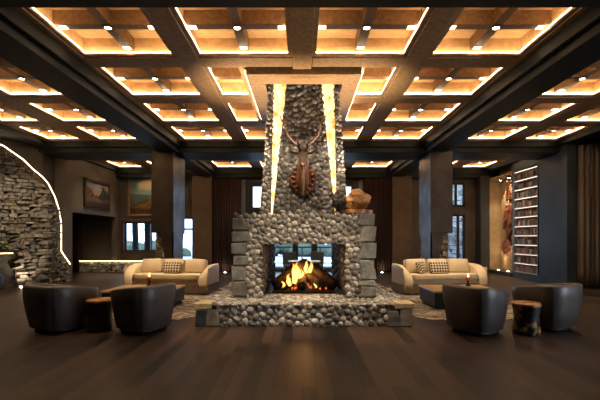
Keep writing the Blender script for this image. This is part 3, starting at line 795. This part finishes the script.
# groove edges: outer nearly upright, inner runs out to meet it at the bottom
def gout(z): return .632-(z-CZ0)*.008
def gin(z): return .600-(z-CZ0)*.097
cen = [(-gin(CZ0), CZ0), (gin(CZ0), CZ0), (gin(CZ1), CZ1), (-gin(CZ1), CZ1)]
mb.add([(x, chy(z)+.02, z) for x, z in cen]+[(x, chy(z)+.13, z) for x, z in cen], [(0, 1, 2, 3), (7, 6, 5, 4), (0, 4, 5, 1), (1, 5, 6, 2), (2, 6, 7, 3), (3, 7, 4, 0)], MORTAR_DARK)
P = [(x, chy(z)+.02, z) for x, z in cen]
nrm = (0, -1, .125)
pebble_face(mb, P[0], P[1], P[2], P[3], nrm, .028, .058, lambda p: abs(p.x) > gin(p.z)-.02, tries=16000, dark=.52)  # centre stones tinted darker, imitating shade between the lit edges
for sx in (-1, 1):
    cq = [(sx*gout(CZ0), CZ0), (sx*halfw(CZ0), CZ0), (sx*halfw(CZ1), CZ1), (sx*gout(CZ1), CZ1)]
    P = [(x, chy(z)+.02, z) for x, z in cq]
    mb.add(P+[(x, chy(z)+.13, z) for x, z in cq], [(0, 1, 2, 3), (7, 6, 5, 4), (0, 4, 5, 1), (1, 5, 6, 2), (2, 6, 7, 3), (3, 7, 4, 0)], MORTAR_DARK)
    pebble_face(mb, P[0], P[1], P[2], P[3], nrm, .022, .050, lambda p: abs(p.x) < gout(p.z)+.01 or abs(p.x) > halfw(p.z), tries=5000, dark=.8)
    Q = [(sx*(halfw(CZ0)-.01), chy(CZ0)+.04, CZ0), (sx*(halfw(CZ0)-.01), 10.25, CZ0), (sx*(halfw(CZ1)-.01), 9.7, CZ1), (sx*(halfw(CZ1)-.01), chy(CZ1)+.04, CZ1)]
    pebble_face(mb, *Q, (sx, 0, .06), .03, .06, tries=5000)
mb.build('chimney', M['pebble'], fp)
for sx in (-1, 1):
    mb = MB(); g = [(sx*(gin(CZ0)-.01), CZ0), (sx*(gout(CZ0)+.01), CZ0), (sx*(gout(CZ1)+.01), CZ1), (sx*(gin(CZ1)-.01), CZ1)]
    mb.add([(x, chy(z)+.07, z) for x, z in g]+[(x, chy(z)+.105, z) for x, z in g], [(0, 1, 2, 3), (7, 6, 5, 4), (0, 4, 5, 1), (1, 5, 6, 2), (2, 6, 7, 3), (3, 7, 4, 0)])
    o = mb.build('light_panel', M['onyx'], fp); o['label'] = 'glowing amber stone panel in the chimney groove'
# fire bed
mb = MB(); mb.box(-.64, .64, 8.12, 9.9, HZ-.02, HZ+.03); mb.build('fire_bed', M['ash'], fp, .02)
# hood ring at the ceiling
hood = thing('chimney_hood', 'timber frame collar at the ceiling round the chimney', 'hood', (FX, 0, 0))
x0, x1, y0, y1 = HOOD[0], HOOD[1], HOOD[2], HOOD[3]; ix, iy0, iy1 = .74, 7.72, 9.9
mb = MB(); zb = ZC-.085
mb.box(x0, x1, y0, iy0, zb, ZD); mb.box(x0, x1, iy1, y1, zb, ZD); mb.box(x0, -ix, iy0, iy1, zb, ZD); mb.box(ix, x1, iy0, iy1, zb, ZD)
mb.build('collar', M['wood'], hood, .01)
mb = MB(); mb.box(x0-.018, x0, y0, y1, zb+.05, zb+.075); mb.box(x1, x1+.018, y0, y1, zb+.05, zb+.075); mb.build('led_edge', M['led'], hood)

# logs and flames
logs = [((-.62, 8.45, .50), (.05, 8.75, 1.10), .105), ((.66, 8.42, .50), (-.02, 8.72, 1.06), .12), ((-.40, 8.25, .52), (.30, 8.8, .98), .085),
        ((.38, 8.25, .50), (-.22, 8.9, 1.0), .09), ((-.58, 9.2, .50), (.06, 8.85, 1.06), .10), ((.55, 9.2, .50), (-.04, 8.9, 1.08), .10), ((-.05, 8.2, .51), (.05, 8.75, .92), .08)]
loglab = ['charred log leaning in from the left of the fire', 'pale thick log leaning in from the right of the fire', 'thin dark log low at the left front of the fire', 'dark log low at the right front of the fire',
          'charred log behind the flames on the left', 'charred log behind the flames on the right', 'short log in the middle front of the fire']
for (a, b, r), lb in zip(logs, loglab):
    a, b = Vector(a), Vector(b); b.z = .5+(b.z-.5)*.76; r *= 1.2; mb = MB(); n = 9
    pts = [a.lerp(b, i/(n-1))+Vector((noise.noise((i*.6, a.x*5, 1))*.025, noise.noise((i*.6, a.y, 5))*.02, noise.noise((i*.5, b.x, 9))*.02)) for i in range(n)]
    mb.tube(pts, [r*(1+.14*noise.noise((i*.8, r*40, 3))) for i in range(n)], 12)
    o = mb.build('fire_log', M['log']); o.location = (FX, 0, 0); tag(o, lb, 'log', 'logs in the fire')
mb = MB()
for i in range(70):
    mb.ell((rnd.uniform(-.5, .5), rnd.uniform(8.2, 9.3), HZ+.06), (rnd.uniform(.015, .03),)*3, None, amp=.3)
o = mb.build('ember_bed', M['ember']); o.location = (FX, 0, 0); tag(o, 'glowing embers under the logs', 'embers', None, 'stuff')
fl = [(-.20, 8.24, .56, .42, .06), (-.12, 8.28, .66, .34, .05), (-.30, 8.22, .52, .24, .045), (.06, 8.46, .76, .27, .045), (.15, 8.46, .74, .26, .04), (-.04, 8.30, .68, .18, .04), (-.42, 8.2, .50, .12, .025), (.24, 8.14, .48, .10, .022)]
t = thing('fire_flames', 'orange flames rising between the logs', 'flames', (FX, 0, 0))
for i, (x, y, z, h, w) in enumerate(fl):
    mb = MB(); pts, rad = [], []
    for k in range(12):
        u = k/11; pts.append((x+.022*math.sin(u*5+i)+.05*u*noise.noise((i, u*3, 1)), y+.03*math.sin(u*4+i*2), z+h*u)); rad.append((1.2*w*(math.sin(math.pi*min(1, u*.85+.15))**.8)*(1-u*.5)+.003, w*.5*(1-u)+.003))
    mb.tube(pts, rad, 10); mb.build('flame', M['flame'], t)
point('fire_lamp', (FX, 8.3, .85), 3.5, (1, .45, .12), .15)

# deer head mount on the chimney
DZ = 2.62
deer = thing('deer_head_mount', 'bronze stag head with tall antlers mounted on the chimney', 'deer head', (.02, chy(DZ)-.085, DZ))
mb = MB()   # carved leafy plaque
n = 72; ring = []
for k in range(n):
    a = 2*math.pi*k/n; rx, rz = .26, .29
    sc = 1+.13*abs(math.sin(a*7.5))-.05
    x, z = rx*math.cos(a)*sc, -.02+rz*math.sin(a)*sc
    if math.sin(a) < 0: x *= 1-.30*abs(math.sin(a))
    ring.append((x, z))
def rg(s, y): return [(x*s, y, z*s-.0) for x, z in ring]
mb.loft([rg(1, .03), rg(1, -.02), rg(.9, -.045), rg(.6, -.05)], smooth=False)
for k in range(15):
    a = 2*math.pi*k/15; c = (.20*math.cos(a)*(1-.25*max(0, -math.sin(a))), -.05, -.02+.235*math.sin(a))
    mb.ell(c, (.055, .022, .028), Matrix.Rotation(-a, 3, 'Y') @ Matrix.Rotation(.5, 3, 'Z'))
mb.build('carved_plaque', M['copper'], deer)
def ring_el(c, rx, rz, tilt, n=16):   # ellipse facing along (0, -cos, -sin) direction
    return [(c[0]+rx*math.cos(2*math.pi*k/n), c[1]+rz*math.sin(2*math.pi*k/n)*math.sin(tilt), c[2]+rz*math.sin(2*math.pi*k/n)*math.cos(tilt)) for k in range(n)]
mb = MB()
mb.loft([ring_el((0, -.02, -.12), .07, .20, .2), ring_el((0, -.10, -.04), .115, .19, .3), ring_el((0, -.20, .10), .115, .165, .5), ring_el((0, -.27, .26), .10, .14, .7), ring_el((0, -.30, .40), .09, .11, .8)])
mb.build('neck', M['neck'], deer)
mb = MB(); mb.tube([(0, -.385, .28), (0, -.368, .15), (0, -.288, -.045), (0, -.165, -.225), (0, -.07, -.31)], [.012, .024, .028, .022, .006], 8); mb.build('chest_highlight', M['highlight_copper'], deer)  # highlight down the neck, put in as a pale strip
mb = MB()   # head: poll to muzzle, nose pointing forwards and down
mb.loft([ring_el((0, -.24, .50), .045, .045, .9), ring_el((0, -.27, .485), .085, .09, .9), ring_el((0, -.34, .43), .098, .115, .9), ring_el((0, -.42, .36), .086, .105, .95), ring_el((0, -.50, .275), .060, .080, 1.0), ring_el((0, -.565, .205), .047, .060, 1.0), ring_el((0, -.60, .165), .045, .050, 1.05), ring_el((0, -.615, .148), .025, .028, 1.05)])
mb.build('head', M['deer'], deer)
for s in (-1, 1):
    mb = MB(); mb.ell((s*.09, -.385, .43), (.018, .022, .020)); mb.build('eye', M['iron'], deer)
    mb = MB(); mb.ell((s*.165, -.27, .47), (.095, .022, .042), Matrix.Rotation(-s*.35, 3, 'Y') @ Matrix.Rotation(s*.3, 3, 'Z')); mb.build('ear', M['deer'], deer)
mb = MB(); mb.ell((0, -.618, .165), (.030, .014, .020)); mb.build('nose', M['antler_tip'], deer)
for s in (-1, 1):
    mb = MB()
    main = [(.045, -.29, .50), (.09, -.29, .57), (.20, -.27, .66), (.275, -.24, .76), (.315, -.22, .88), (.325, -.20, 1.00), (.315, -.20, 1.10), (.325, -.21, 1.20)]
    mb.tube([(s*x, y, z) for x, y, z in main], [.036, .032, .029, .027, .025, .023, .018, .008], 10)
    for tine, rr in (([(.07, -.30, .56), (.10, -.40, .60), (.12, -.47, .68)], .016), ([(.20, -.27, .66), (.28, -.36, .66), (.345, -.42, .72)], .014), ([(.31, -.22, .86), (.25, -.30, .93), (.23, -.34, 1.0)], .014),
                     ([(.325, -.20, 1.0), (.40, -.21, 1.06), (.43, -.22, 1.17)], .014), ([(.32, -.20, 1.05), (.37, -.24, 1.10), (.38, -.25, 1.19)], .012)):
        mb.tube([(s*x, y, z) for x, y, z in tine], [rr*1.3, rr, rr*.35], 8)
    mb.build('antler', M['antler'], deer)

# burls on the mantel
t = thing('burl_wood_sculpture', 'golden burl wood lump on the right end of the mantel', 'wood sculpture', (1.07, 7.78, TZ+.075))
mb = MB(); mb.ell((0, 0, .185), (.235, .2, .185), None, amp=.32, freq=1.6, fine=True, seed=3); mb.ell((-.14, -.02, .12), (.10, .13, .13), None, amp=.3, fine=True, seed=5); mb.build('burl', M['burl'], t)
mb = MB()
for i in range(2): mb.tube([(-.10+.16*i, -.05, .06), (-.12+.2*i, -.06, 0)], .03, 8)
mb.build('foot', M['dark_burl'], t)
mb = MB(); n = 26
poly = [(.36*math.cos(2*math.pi*k/n)*(1+.16*noise.noise((k*.9, 1, 2))), .17*math.sin(2*math.pi*k/n)*(1+.2*noise.noise((k*.8, 4, 2)))) for k in range(n)]
mb.prism(poly, 0, .07, 'z'); o = mb.build('live_edge_slab', M['burl'], None, .012); o.location = (1.0, 7.70, TZ+.003); tag(o, 'golden live edge slab under the burl lump on the mantel', 'wood slab')
mb = MB(); mb.ell((0, 0, .16), (.13, .13, .17), None, amp=.35, freq=2, fine=True, seed=8)  # rough dark lump beside the chimney corner
o = mb.build('dark_lump', M['dark_burl']); o.location = (.70, 7.56, TZ+.072); tag(o, 'dark rough lump between the chimney and golden burl', 'wood sculpture')

# ================================================================== SEATING
def rounded_box(mb, x0, x1, y0, y1, z0, z1, p=.25, n=6, bulge=.0, rot=None, slot=0, off=(0, 0, 0)):
    """soft cushion: superellipsoid-like block"""
    cx, cy, cz = (x0+x1)/2, (y0+y1)/2, (z0+z1)/2; hx, hy, hz = (x1-x0)/2, (y1-y0)/2, (z1-z0)/2
    out = []
    for v in ICO4_V:
        e = [abs(c)**p*(1 if c >= 0 else -1) for c in v]
        m = max(abs(c) for c in v)
        w = [c/m for c in v]
        b = .55
        q = Vector(((b*w[0]+(1-b)*e[0])*hx, (b*w[1]+(1-b)*e[1])*hy, (b*w[2]+(1-b)*e[2])*hz))
        f = (1-(q.x/hx)**2)*(1-(q.z/hz)**2); q.y += bulge*f*(1 if q.y > 0 else -1)
        if rot is not None: q = rot @ q
        out.append(q+Vector((cx, cy, cz)))
    mb.add(out, ICO4_F, (1, 1, 1), slot, True)
def make_sofa(label, loc, rz, near):
    """near = +1 when the arm towards the fireplace is on local +x"""
    t = thing('sofa', label, 'sofa', loc, rz, 'cream sofas facing the room')
    mb = MB(); mb.box(-1.12, 1.12, -.42, .44, .16, .42); mb.build('base', M['cream'], t, .04, seg=3)
    mb = MB(); mb.box(-1.12, 1.12, .30, .46, .40, .72); mb.build('backrest', M['cream'], t, .05, seg=3)
    mb = MB(); rounded_box(mb, -.94, .94, -.49, .28, .38, .53, .22); mb.build('seat_cushion', M['cream'], t)
    for i in (-1, 0, 1):
        mb = MB(); rounded_box(mb, i*.62-.295, i*.62+.295, .02, .24, .51, .90, .3, bulge=.045, rot=Matrix.Rotation(R(-14), 3, 'X') @ Matrix.Rotation(R(1.5*i), 3, 'Y')); mb.build('back_cushion', M['cream'], t)
    for s in (-1, 1):
        mb = MB()
        prof = [(-.47, .16), (-.49, .40), (-.46, .54), (-.36, .66), (-.18, .745), (.05, .775), (.47, .775), (.47, .16)]
        inner = [(-.47, .16), (-.49, .38), (-.44, .47), (-.30, .58), (-.12, .68), (.08, .745), (.47, .76), (.47, .16)]
        vs = [(s*1.16, y, z) for y, z in prof]+[(s*(.90+.10*max(0, min(1, (z-.4)/.35))), y, z) for y, z in inner]
        n = len(prof); fs = [list(range(n)), list(range(n, 2*n))]+[(i, (i+1) % n, n+(i+1) % n, n+i) for i in range(n)]
        mb.add(vs, fs); o = mb.build('arm', M['cream'], t, .035, seg=3)
        m2 = MB(); m2.box(s*1.16-.004 if s > 0 else s*1.16-.012, s*1.16+.012 if s > 0 else s*1.16+.004, -.43, .43, .27, .70); m2.build('side_panel', M['cream_side'], o, .01)
        m3 = MB()
        for k in range(60):
            y = -.45+.9*k/59+rnd.uniform(-.004, .004); m3.box(s*1.165-.006, s*1.165+.008, y, y+.011, .03+rnd.uniform(0, .02), .26)
        tag(m3.build('fringe', M['fringe_grey'], o), 'grey fringe on the side of the arm')
    mb = MB()
    for k in range(150):
        x = -1.13+2.26*k/149+rnd.uniform(-.004, .004); mb.box(x, x+.010, -.478, -.462, .03+rnd.uniform(0, .03), .29)
    tag(mb.build('fringe', M['fringe'], t), 'tan fringe along the front', None, None, 'stuff')
    mb = MB()
    for x in (-1.0, 1.0):
        for y in (-.34, .36): mb.box(x-.04, x+.04, y-.04, y+.04, 0, .17)
    mb.build('feet', M['plinth'], t)
    return t
SL = make_sofa('cream leather sofa with fringed base behind the left coffee table', (-3.55, 10.98, .015), -7, 1)
SR = make_sofa('cream leather sofa with fringed base behind the right coffee table', (3.74, 10.98, .015), 7, -1)
def pillow(loc, rz, w, h, label, lean=-18):
    mb = MB(); rounded_box(mb, -w/2, w/2, -.06, .06, -h/2, h/2, .45, bulge=.035, rot=None)
    o = mb.build('throw_pillow', M['pillow']); o.location = loc; o.rotation_euler = (R(lean), 0, R(rz)); return tag(o, label, 'pillow', 'patterned throw pillows')
pillow((-3.48, 10.80, .70), -7, .52, .32, 'patterned lumbar pillow in the middle of the left sofa')
pillow((3.67, 10.75, .70), 7, .54, .34, 'patterned lumbar pillow in the middle of the right sofa')
pillow((3.20, 10.76, .71), 52, .34, .34, 'patterned pillow turned sideways left of the lumbar pillow, right sofa')

# barrel chairs
def chair_outline(a, half, p=3.3): c, s = math.cos(a), math.sin(a); r = half/((abs(c)**p+abs(s)**p)**(1/p)); return r*c, r*s
def make_chair():
    t = thing('tub_chair', '', 'armchair', (0, 0, 0), 0, 'dark leather tub chairs')
    mb = MB(); H0 = .43; n = 60; a0, a1 = R(-50), R(230)   # open towards +y
    a0, a1 = R(90+44), R(90+316)
    rings = []
    for k in range(n+1):
        a = a0+(a1-a0)*k/n; w = abs(k/n-.5)*2       # 1 at the arm fronts
        top = .755-.09*max(0, w-.35)**1.5/.52
        o_, i_ = [], []
        def pt(h, z): x, y = chair_outline(a, h); return (x, y, z)
        sec = [(H0-.10, .06), (H0-.075, .075), (H0-.035, .30), (H0, .55), (H0+.004, top-.03), (H0-.006, top-.006), (H0-.03, top), (H0-.09, top-.004), (H0-.108, top-.03), (H0-.115, .45), (H0-.115, .10)]
        rings.append([pt(h, z) for h, z in sec])
    mb.loft(rings); mb.build('shell', M['leather'], t)
    mb = MB(); m = 48; H1 = H0-.125
    rr = []
    for h, z in ((H1-.02, .12), (H1, .16), (H1, .40), (H1-.02, .445), (H1-.08, .46)):
        rr.append([(*chair_outline(2*math.pi*k/m, h), z) for k in range(m)])
    mb.loft(rr); mb.build('seat', M['leather'], t)
    mb = MB(); mb.loft([[(*chair_outline(2*math.pi*k/m, H0-.13), z) for k in range(m)] for z in (0, .08)]); mb.build('plinth', M['plinth'], t)
    for a in (R(225), R(315)):
        mb = MB(); pts = []
        for h, z in ((H0-.068, .10), (H0-.033, .30), (H0+.002, .55), (H0+.005, .70), (H0-.002, .745)): pts.append((*chair_outline(a, h), z))
        mb.tube(pts, .005, 6); mb.build('seam', M['leather_seam'], t)
    return t
ch = make_chair()
spots_ = [((-3.98, 6.62, 0), -25, 1.10, 'dark leather tub chair farthest left, left of the charred stump table'), ((-2.58, 6.52, 0), 62, 1.0, 'dark leather tub chair between charred stump and hearth'),
          ((2.78, 6.42, 0), -58, 1.0, 'dark leather tub chair between hearth and golden burl stump'), ((4.10, 6.72, 0), 25, 1.04, 'dark leather tub chair farthest right, behind the golden burl stump')]
for i, (loc, rz, sc, lb) in enumerate(spots_):
    c = ch if i == 0 else dup(ch, loc, rz)
    c.location = loc; c.rotation_euler = (0, 0, R(rz)); c['label'] = lb; c.scale = (sc, sc, 1)

# coffee tables, candles
def table(loc, label):
    t = thing('coffee_table', label, 'coffee table', loc, 0, 'low coffee tables')
    mb = MB(); mb.box(-.70, .70, -.55, .55, .05, .345); mb.build('body', M['table_side'], t, .012)
    mb = MB(); mb.box(-.72, .72, -.57, .57, .345, .39); mb.build('tabletop', M['table_top'], t, .012)
    mb = MB(); mb.box(-.64, .64, -.49, .49, 0, .05); mb.build('plinth', M['plinth'], t)
    return t
table((-3.46, 8.85, .012), 'low block coffee table in front of the left sofa'); table((3.46, 8.85, .012), 'low block coffee table in front of the right sofa')
def candle(loc, label):
    t = thing('candle_holder', label, 'candle', loc, 0, 'amber candles on the coffee tables')
    mb = MB(); mb.lathe([(.055, 0), (.055, .015), (.03, .05), (.022, .09), (.04, .115)], 18); mb.build('base', M['iron'], t)
    mb = MB(); mb.lathe([(.032, .115), (.045, .14), (.047, .19), (.040, .21), (.036, .205), (.036, .15)], 18); mb.build('glass_cup', M['candle'], t)
    mb = MB(); mb.lathe([(.004, .205), (.013, .225), (.010, .25), (.002, .285)], 10); mb.build('flame', M['wick'], t)
candle((-3.53, 9.25, .402), 'amber candle on a black foot, on the left coffee table'); candle((3.80, 9.15, .402), 'amber candle on a black foot, on the right coffee table')
# stumps
def stump(loc, r, h, side, label, sd):
    t = thing('stump_table', label, 'stump table', loc)
    wob = lambda a, z: 1+.10*noise.noise((math.cos(a)*1.6+sd, math.sin(a)*1.6, z*2.4))+.06*noise.noise((math.cos(a)*4, math.sin(a)*4+sd, z*5))
    mb = MB(); mb.lathe([(r*.98, 0), (r*1.03, .06), (r*.95, h*.35), (r*.97, h*.6), (r*1.02, h*.85), (r*1.06, h-.05), (r*1.06, h-.04)], 36, wob=wob); mb.build('trunk', side, t)
    mb = MB(); mb.lathe([(r*1.06, h-.045), (r*1.09, h-.02), (r*1.04, h), (r*.5, h+.002), (r*.02, h+.002)], 36, wob=wob); mb.build('top_slab', M['stump_top'], t)
stump((-3.28, 6.50, 0), .185, .51, M['stump_side'], 'charred tree stump side table with a polished orange top', 2)
stump((3.52, 6.28, 0), .195, .49, M['stump_side2'], 'black and gold figured burl stump side table', 9)
# rugs
for (x0, x1), lb in (((-4.65, -2.05), 'mottled cream and brown rug under the left sofa and table'), ((2.15, 4.65), 'mottled cream and brown rug under the right sofa and table')):
    mb = MB(); y0, y1 = 7.32, 12.0; k = .25
    mb.prism([(x0, y0), (x1-k if x1 < 0 else x1, y0), (x1, y0+k) if x1 < 0 else (x1, y0), (x1, y1), (x0, y1)] if x1 < 0 else [(x0+k, y0), (x1, y0), (x1, y1), (x0, y1), (x0, y0+k)], 0, .012, 'z')
    tag(mb.build('area_rug', M['rug'], None, .004), lb, 'rug', 'area rugs')

# ================================================================== BOOKCASE AND NICHE
bc = thing('bookcase', 'tall lit built in bookcase in the right wall', 'bookcase', (0, 0, 0))
YB0, YB1, XB = 13.86, 15.40, 8.17
mb = MB(); mb.box(XB+.30, XB+.34, YB0, YB1, .18, 4.04); mb.build('back_panel', M['wall_brown'], bc)
for y in (YB0-.03, YB1): mb = MB(); mb.box(XB-.02, XB+.34, y, y+.03, .16, 4.06); mb.build('side_panel', M['frame_pale'], bc, .004)
NS = 11; zsh = [.20+i*(3.80/NS) for i in range(NS+1)]
for i, z in enumerate(zsh):
    mb = MB(); mb.box(XB, XB+.31, YB0, YB1, z, z+.03); mb.build('shelf', M['shelf'], bc)
    if i: mb = MB(); mb.box(XB+.012, XB+.03, YB0+.02, YB1-.02, z-.010, z-.001); mb.build('shelf_light', M['shelf_led'], bc)
SHN = ['bottom', 'second', 'third', 'fourth', 'fifth', 'sixth', 'seventh', 'eighth', 'ninth', 'tenth', 'top']
for i in range(NS):
    y = YB0+.02; z = zsh[i]+.031
    while y < YB1-.13:
        w = rnd.uniform(.06, .13); h = rnd.uniform(.17, .255); d = rnd.uniform(.16, .22)
        if rnd.random() < .08: y += .08; continue
        mb = MB(); x = XB+.03+rnd.uniform(0, .03)
        mb.box(0, .012, 0, w, 0, h); mb.box(.012, d, 0, .010, 0, h); mb.box(.012, d, w-.010, w, 0, h); mb.box(.012, d-.01, .010, w-.010, .006, h-.008, slot=1)
        o = mb.build('book', [M['book%d' % rnd.randrange(7)], M['page']]); o.location = (x, y, z)
        where = 'bottom shelf' if i == 0 else 'top shelf' if i == NS-1 else '%s shelf from the bottom' % SHN[i]
        tag(o, 'book standing on the %s of the lit bookcase' % where, 'book', 'books on the %s' % where)
        y += w+.004
def burl(y, z, ry, rz, m, lb, sd, x=8.50):
    mb = MB(); mb.ell((0, 0, 0), (.10, ry, rz), None, amp=.55, freq=1.5, fine=True, seed=sd); o = mb.build('burl_wall_art', m); o.location = (x, y, z)
    tag(o, lb, 'wood sculpture', 'burl wood pieces on the niche wall')
burl(16.35, 3.45, .24, .52, M['burl_red'], 'topmost red burl piece on the niche wall', 11)
burl(16.50, 2.25, .34, .62, M['burl_red'], 'largest red burl piece, middle of the niche wall', 12)
burl(16.62, 1.15, .32, .30, M['burl_red'], 'round red burl piece low on the niche wall', 13)
burl(15.95, 1.55, .10, .14, M['burl_gold'], 'small golden burl chip above a larger golden one', 14)
burl(15.98, .95, .15, .26, M['burl_gold'], 'golden burl piece lowest on the niche wall near the bookcase', 15)
for i, y in enumerate((16.75, 16.05)):
    t = thing('spotlight', 'bright ceiling spotlight in the niche, %s the bookcase' % ('farther from', 'nearer')[i], 'spotlight', (8.30, y, 3.98), 0, 'niche spotlights')
    mb = MB(); mb.lathe([(.05, 0), (.05, -.07), (.04, -.075)], 14); mb.build('housing', M['iron'], t)
    mb = MB(); mb.lathe([(.038, -.072), (.034, -.082), (.01, -.085)], 14); mb.build('lens', M['star'], t)
    spot('niche_lamp', (8.25, y, 3.85), (8.55, y, 1.8), 60, 80, .8)
for i, y in enumerate((16.9, 16.1)):
    u = uplight((8.30, y, .14), 'small uplight at the niche foot, %s the bookcase' % ('farther from', 'nearer')[i])
    spot('niche_uplamp', (8.30, y, .22), (8.55, y+.05, 2.0), 16, 90, .8)

# ================================================================== BEHIND THE FIREPLACE
t = thing('round_table', 'round white table behind the fireplace', 'table', (.08, 13.2, 0))
mb = MB(); mb.lathe([(.50, .70), (.54, .72), (.54, .745), (.50, .75)], 40); mb.build('tabletop', M['white'], t)
mb = MB(); mb.lathe([(.26, 0), (.26, .02), (.05, .06), (.045, .70)], 24); mb.build('pedestal', M['iron'], t)
def make_dchair():
    t = thing('dining_chair', '', 'chair', (0, 0, 0), 0, 'grey green chairs behind the fireplace')
    mb = MB(); rounded_box(mb, -.25, .25, -.25, .25, .40, .50, .25); mb.build('seat', M['teal'], t)
    mb = MB(); rounded_box(mb, -.26, .26, .20, .28, .46, .98, .25, rot=Matrix.Rotation(R(-6), 3, 'X')); mb.build('backrest', M['teal'], t)
    for x in (-1, 1):
        for y in (-1, 1): mb = MB(); mb.tube([(x*.2, y*.2, .42), (x*.23, y*.23, 0)], [.02, .014], 8); mb.build('leg', M['iron'], t)
    return t
dc = make_dchair()
for i, (loc, rz, lb) in enumerate([((-.42, 15.0, 0), 15, 'grey green chair seen left through the fire opening, facing the table'), ((.52, 15.1, 0), -15, 'grey green chair behind the round table on the right'),
                                   ((-.85, 13.6, 0), 85, 'grey green chair at the left edge of the fire opening'), ((.98, 13.7, 0), -85, 'grey green chair at the right edge of the fire opening')]):
    c = dc if i == 0 else dup(dc, loc, rz)
    c.location = loc; c.rotation_euler = (0, 0, R(rz)); c['label'] = lb

# ================================================================== OUTSIDE
mb = MB(); mb.box(-40, 40, 18.3, 80, -.3, -.05); tag(mb.build('ground_outside', M['snow']), 'pale terrace ground outside the windows', 'ground', None, 'structure')
t = thing('terrace_railing', 'dark terrace railing outside the glazed doors', 'railing', (0, 22, 0))
mb = MB(); mb.box(-4, 4, -.03, .03, .95, 1.03); mb.box(-4, 4, -.02, .02, .10, .15); mb.build('rail', M['frame'], t)
for x in range(-4, 5, 1):
    mb = MB(); mb.box(x-.03, x+.03, -.03, .03, -.06, .96); mb.build('post', M['frame'], t)
tw = thing('garden_wall', 'pale grey stone wall outside the right windows', 'stone wall', (0, 0, 0))
mb = MB(); mb.box(5.4, 9.5, 20.6, 21.0, -.1, 4.8, (.2, .2, .2))
rubble(mb, lambda s, z, d: (s, 20.58-d, z), 5.4, 9.5, -.05, 4.8, .16, .30, .3, .7, .05, base=.62, warm=.1, prot=.03); mb.build('stone_face', M['rubble'], tw)
hd = MB()
for i in range(90): hd.ell((rnd.uniform(-16, 16), 34+rnd.uniform(-1, 1), rnd.uniform(0, 1.0)), (rnd.uniform(.5, 1.1), .6, rnd.uniform(.4, .7)), None, amp=.5, seed=i)
tag(hd.build('hedge', mat('hedge_green', (.10, .13, .09), (.06, .08, .06), rough=.9)), 'grey green hedge line far beyond the terrace', 'hedge', None, 'stuff')
for i, x in enumerate((-8.65, -8.25, -7.85, -7.35, -6.98, -6.45)):
    t = thing('tree', 'dark bare tree trunk outside the left window, %s from the left' % ORD[i], 'tree', (x, 19.0+.75*(i % 3), -.05), 0, 'tree trunks outside the left window')
    mb = MB(); mb.tube([(0, 0, 0), (.03, 0, 1.5), (-.02, 0, 3), (.02, 0, 4.6)], [.17, .15, .14, .10], 10)
    for k in range(4):
        z = 1.2+k*.5; s = rnd.choice((-1, 1)); mb.tube([(0, 0, z), (s*.2, 0, z+.2), (s*.3, rnd.uniform(-.1, .1), z+.34)], [.03, .018, .006], 6)
    mb.build('trunk', M['bark'], t)

# ================================================================== ACCENT LAMPS (unseen spots added to brighten, no fixtures)
for s in (-1, 1):
    spot('sofa_lamp', (s*3.3, 9.5, 4.55), (s*3.6, 10.8, .6), 190, 50, .8)
    spot('hearth_lamp', (s*1.2, 5.35, 4.6), (s*.9, 6.9, .3), 240, 40, .8)
    spot('chimney_lamp', (s*.55, 6.0, 4.6), (s*.1, 7.7, 2.3), 110, 46, .8)
    spot('wall_lamp', (s*6.6, 15.4, 4.55), (s*8.1, 16.0, 2.6), 60, 70, .8)
spot('painting_lamp', (-6.6, 16.4, 4.55), (-6.6, 17.9, 3.2), 50, 70, .8)
spot('arch_lamp', (-7.2, 10.2, 4.5), (-8.6, 11.9, 1.8), 150, 60, .9)
for s in (-1, 1): spot('hood_fill', (s*1.22, 7.52, 2.35), (s*.85, 8.0, 4.4), 170, 80, .9)  # uplights without fixtures, added to brighten the hood soffit
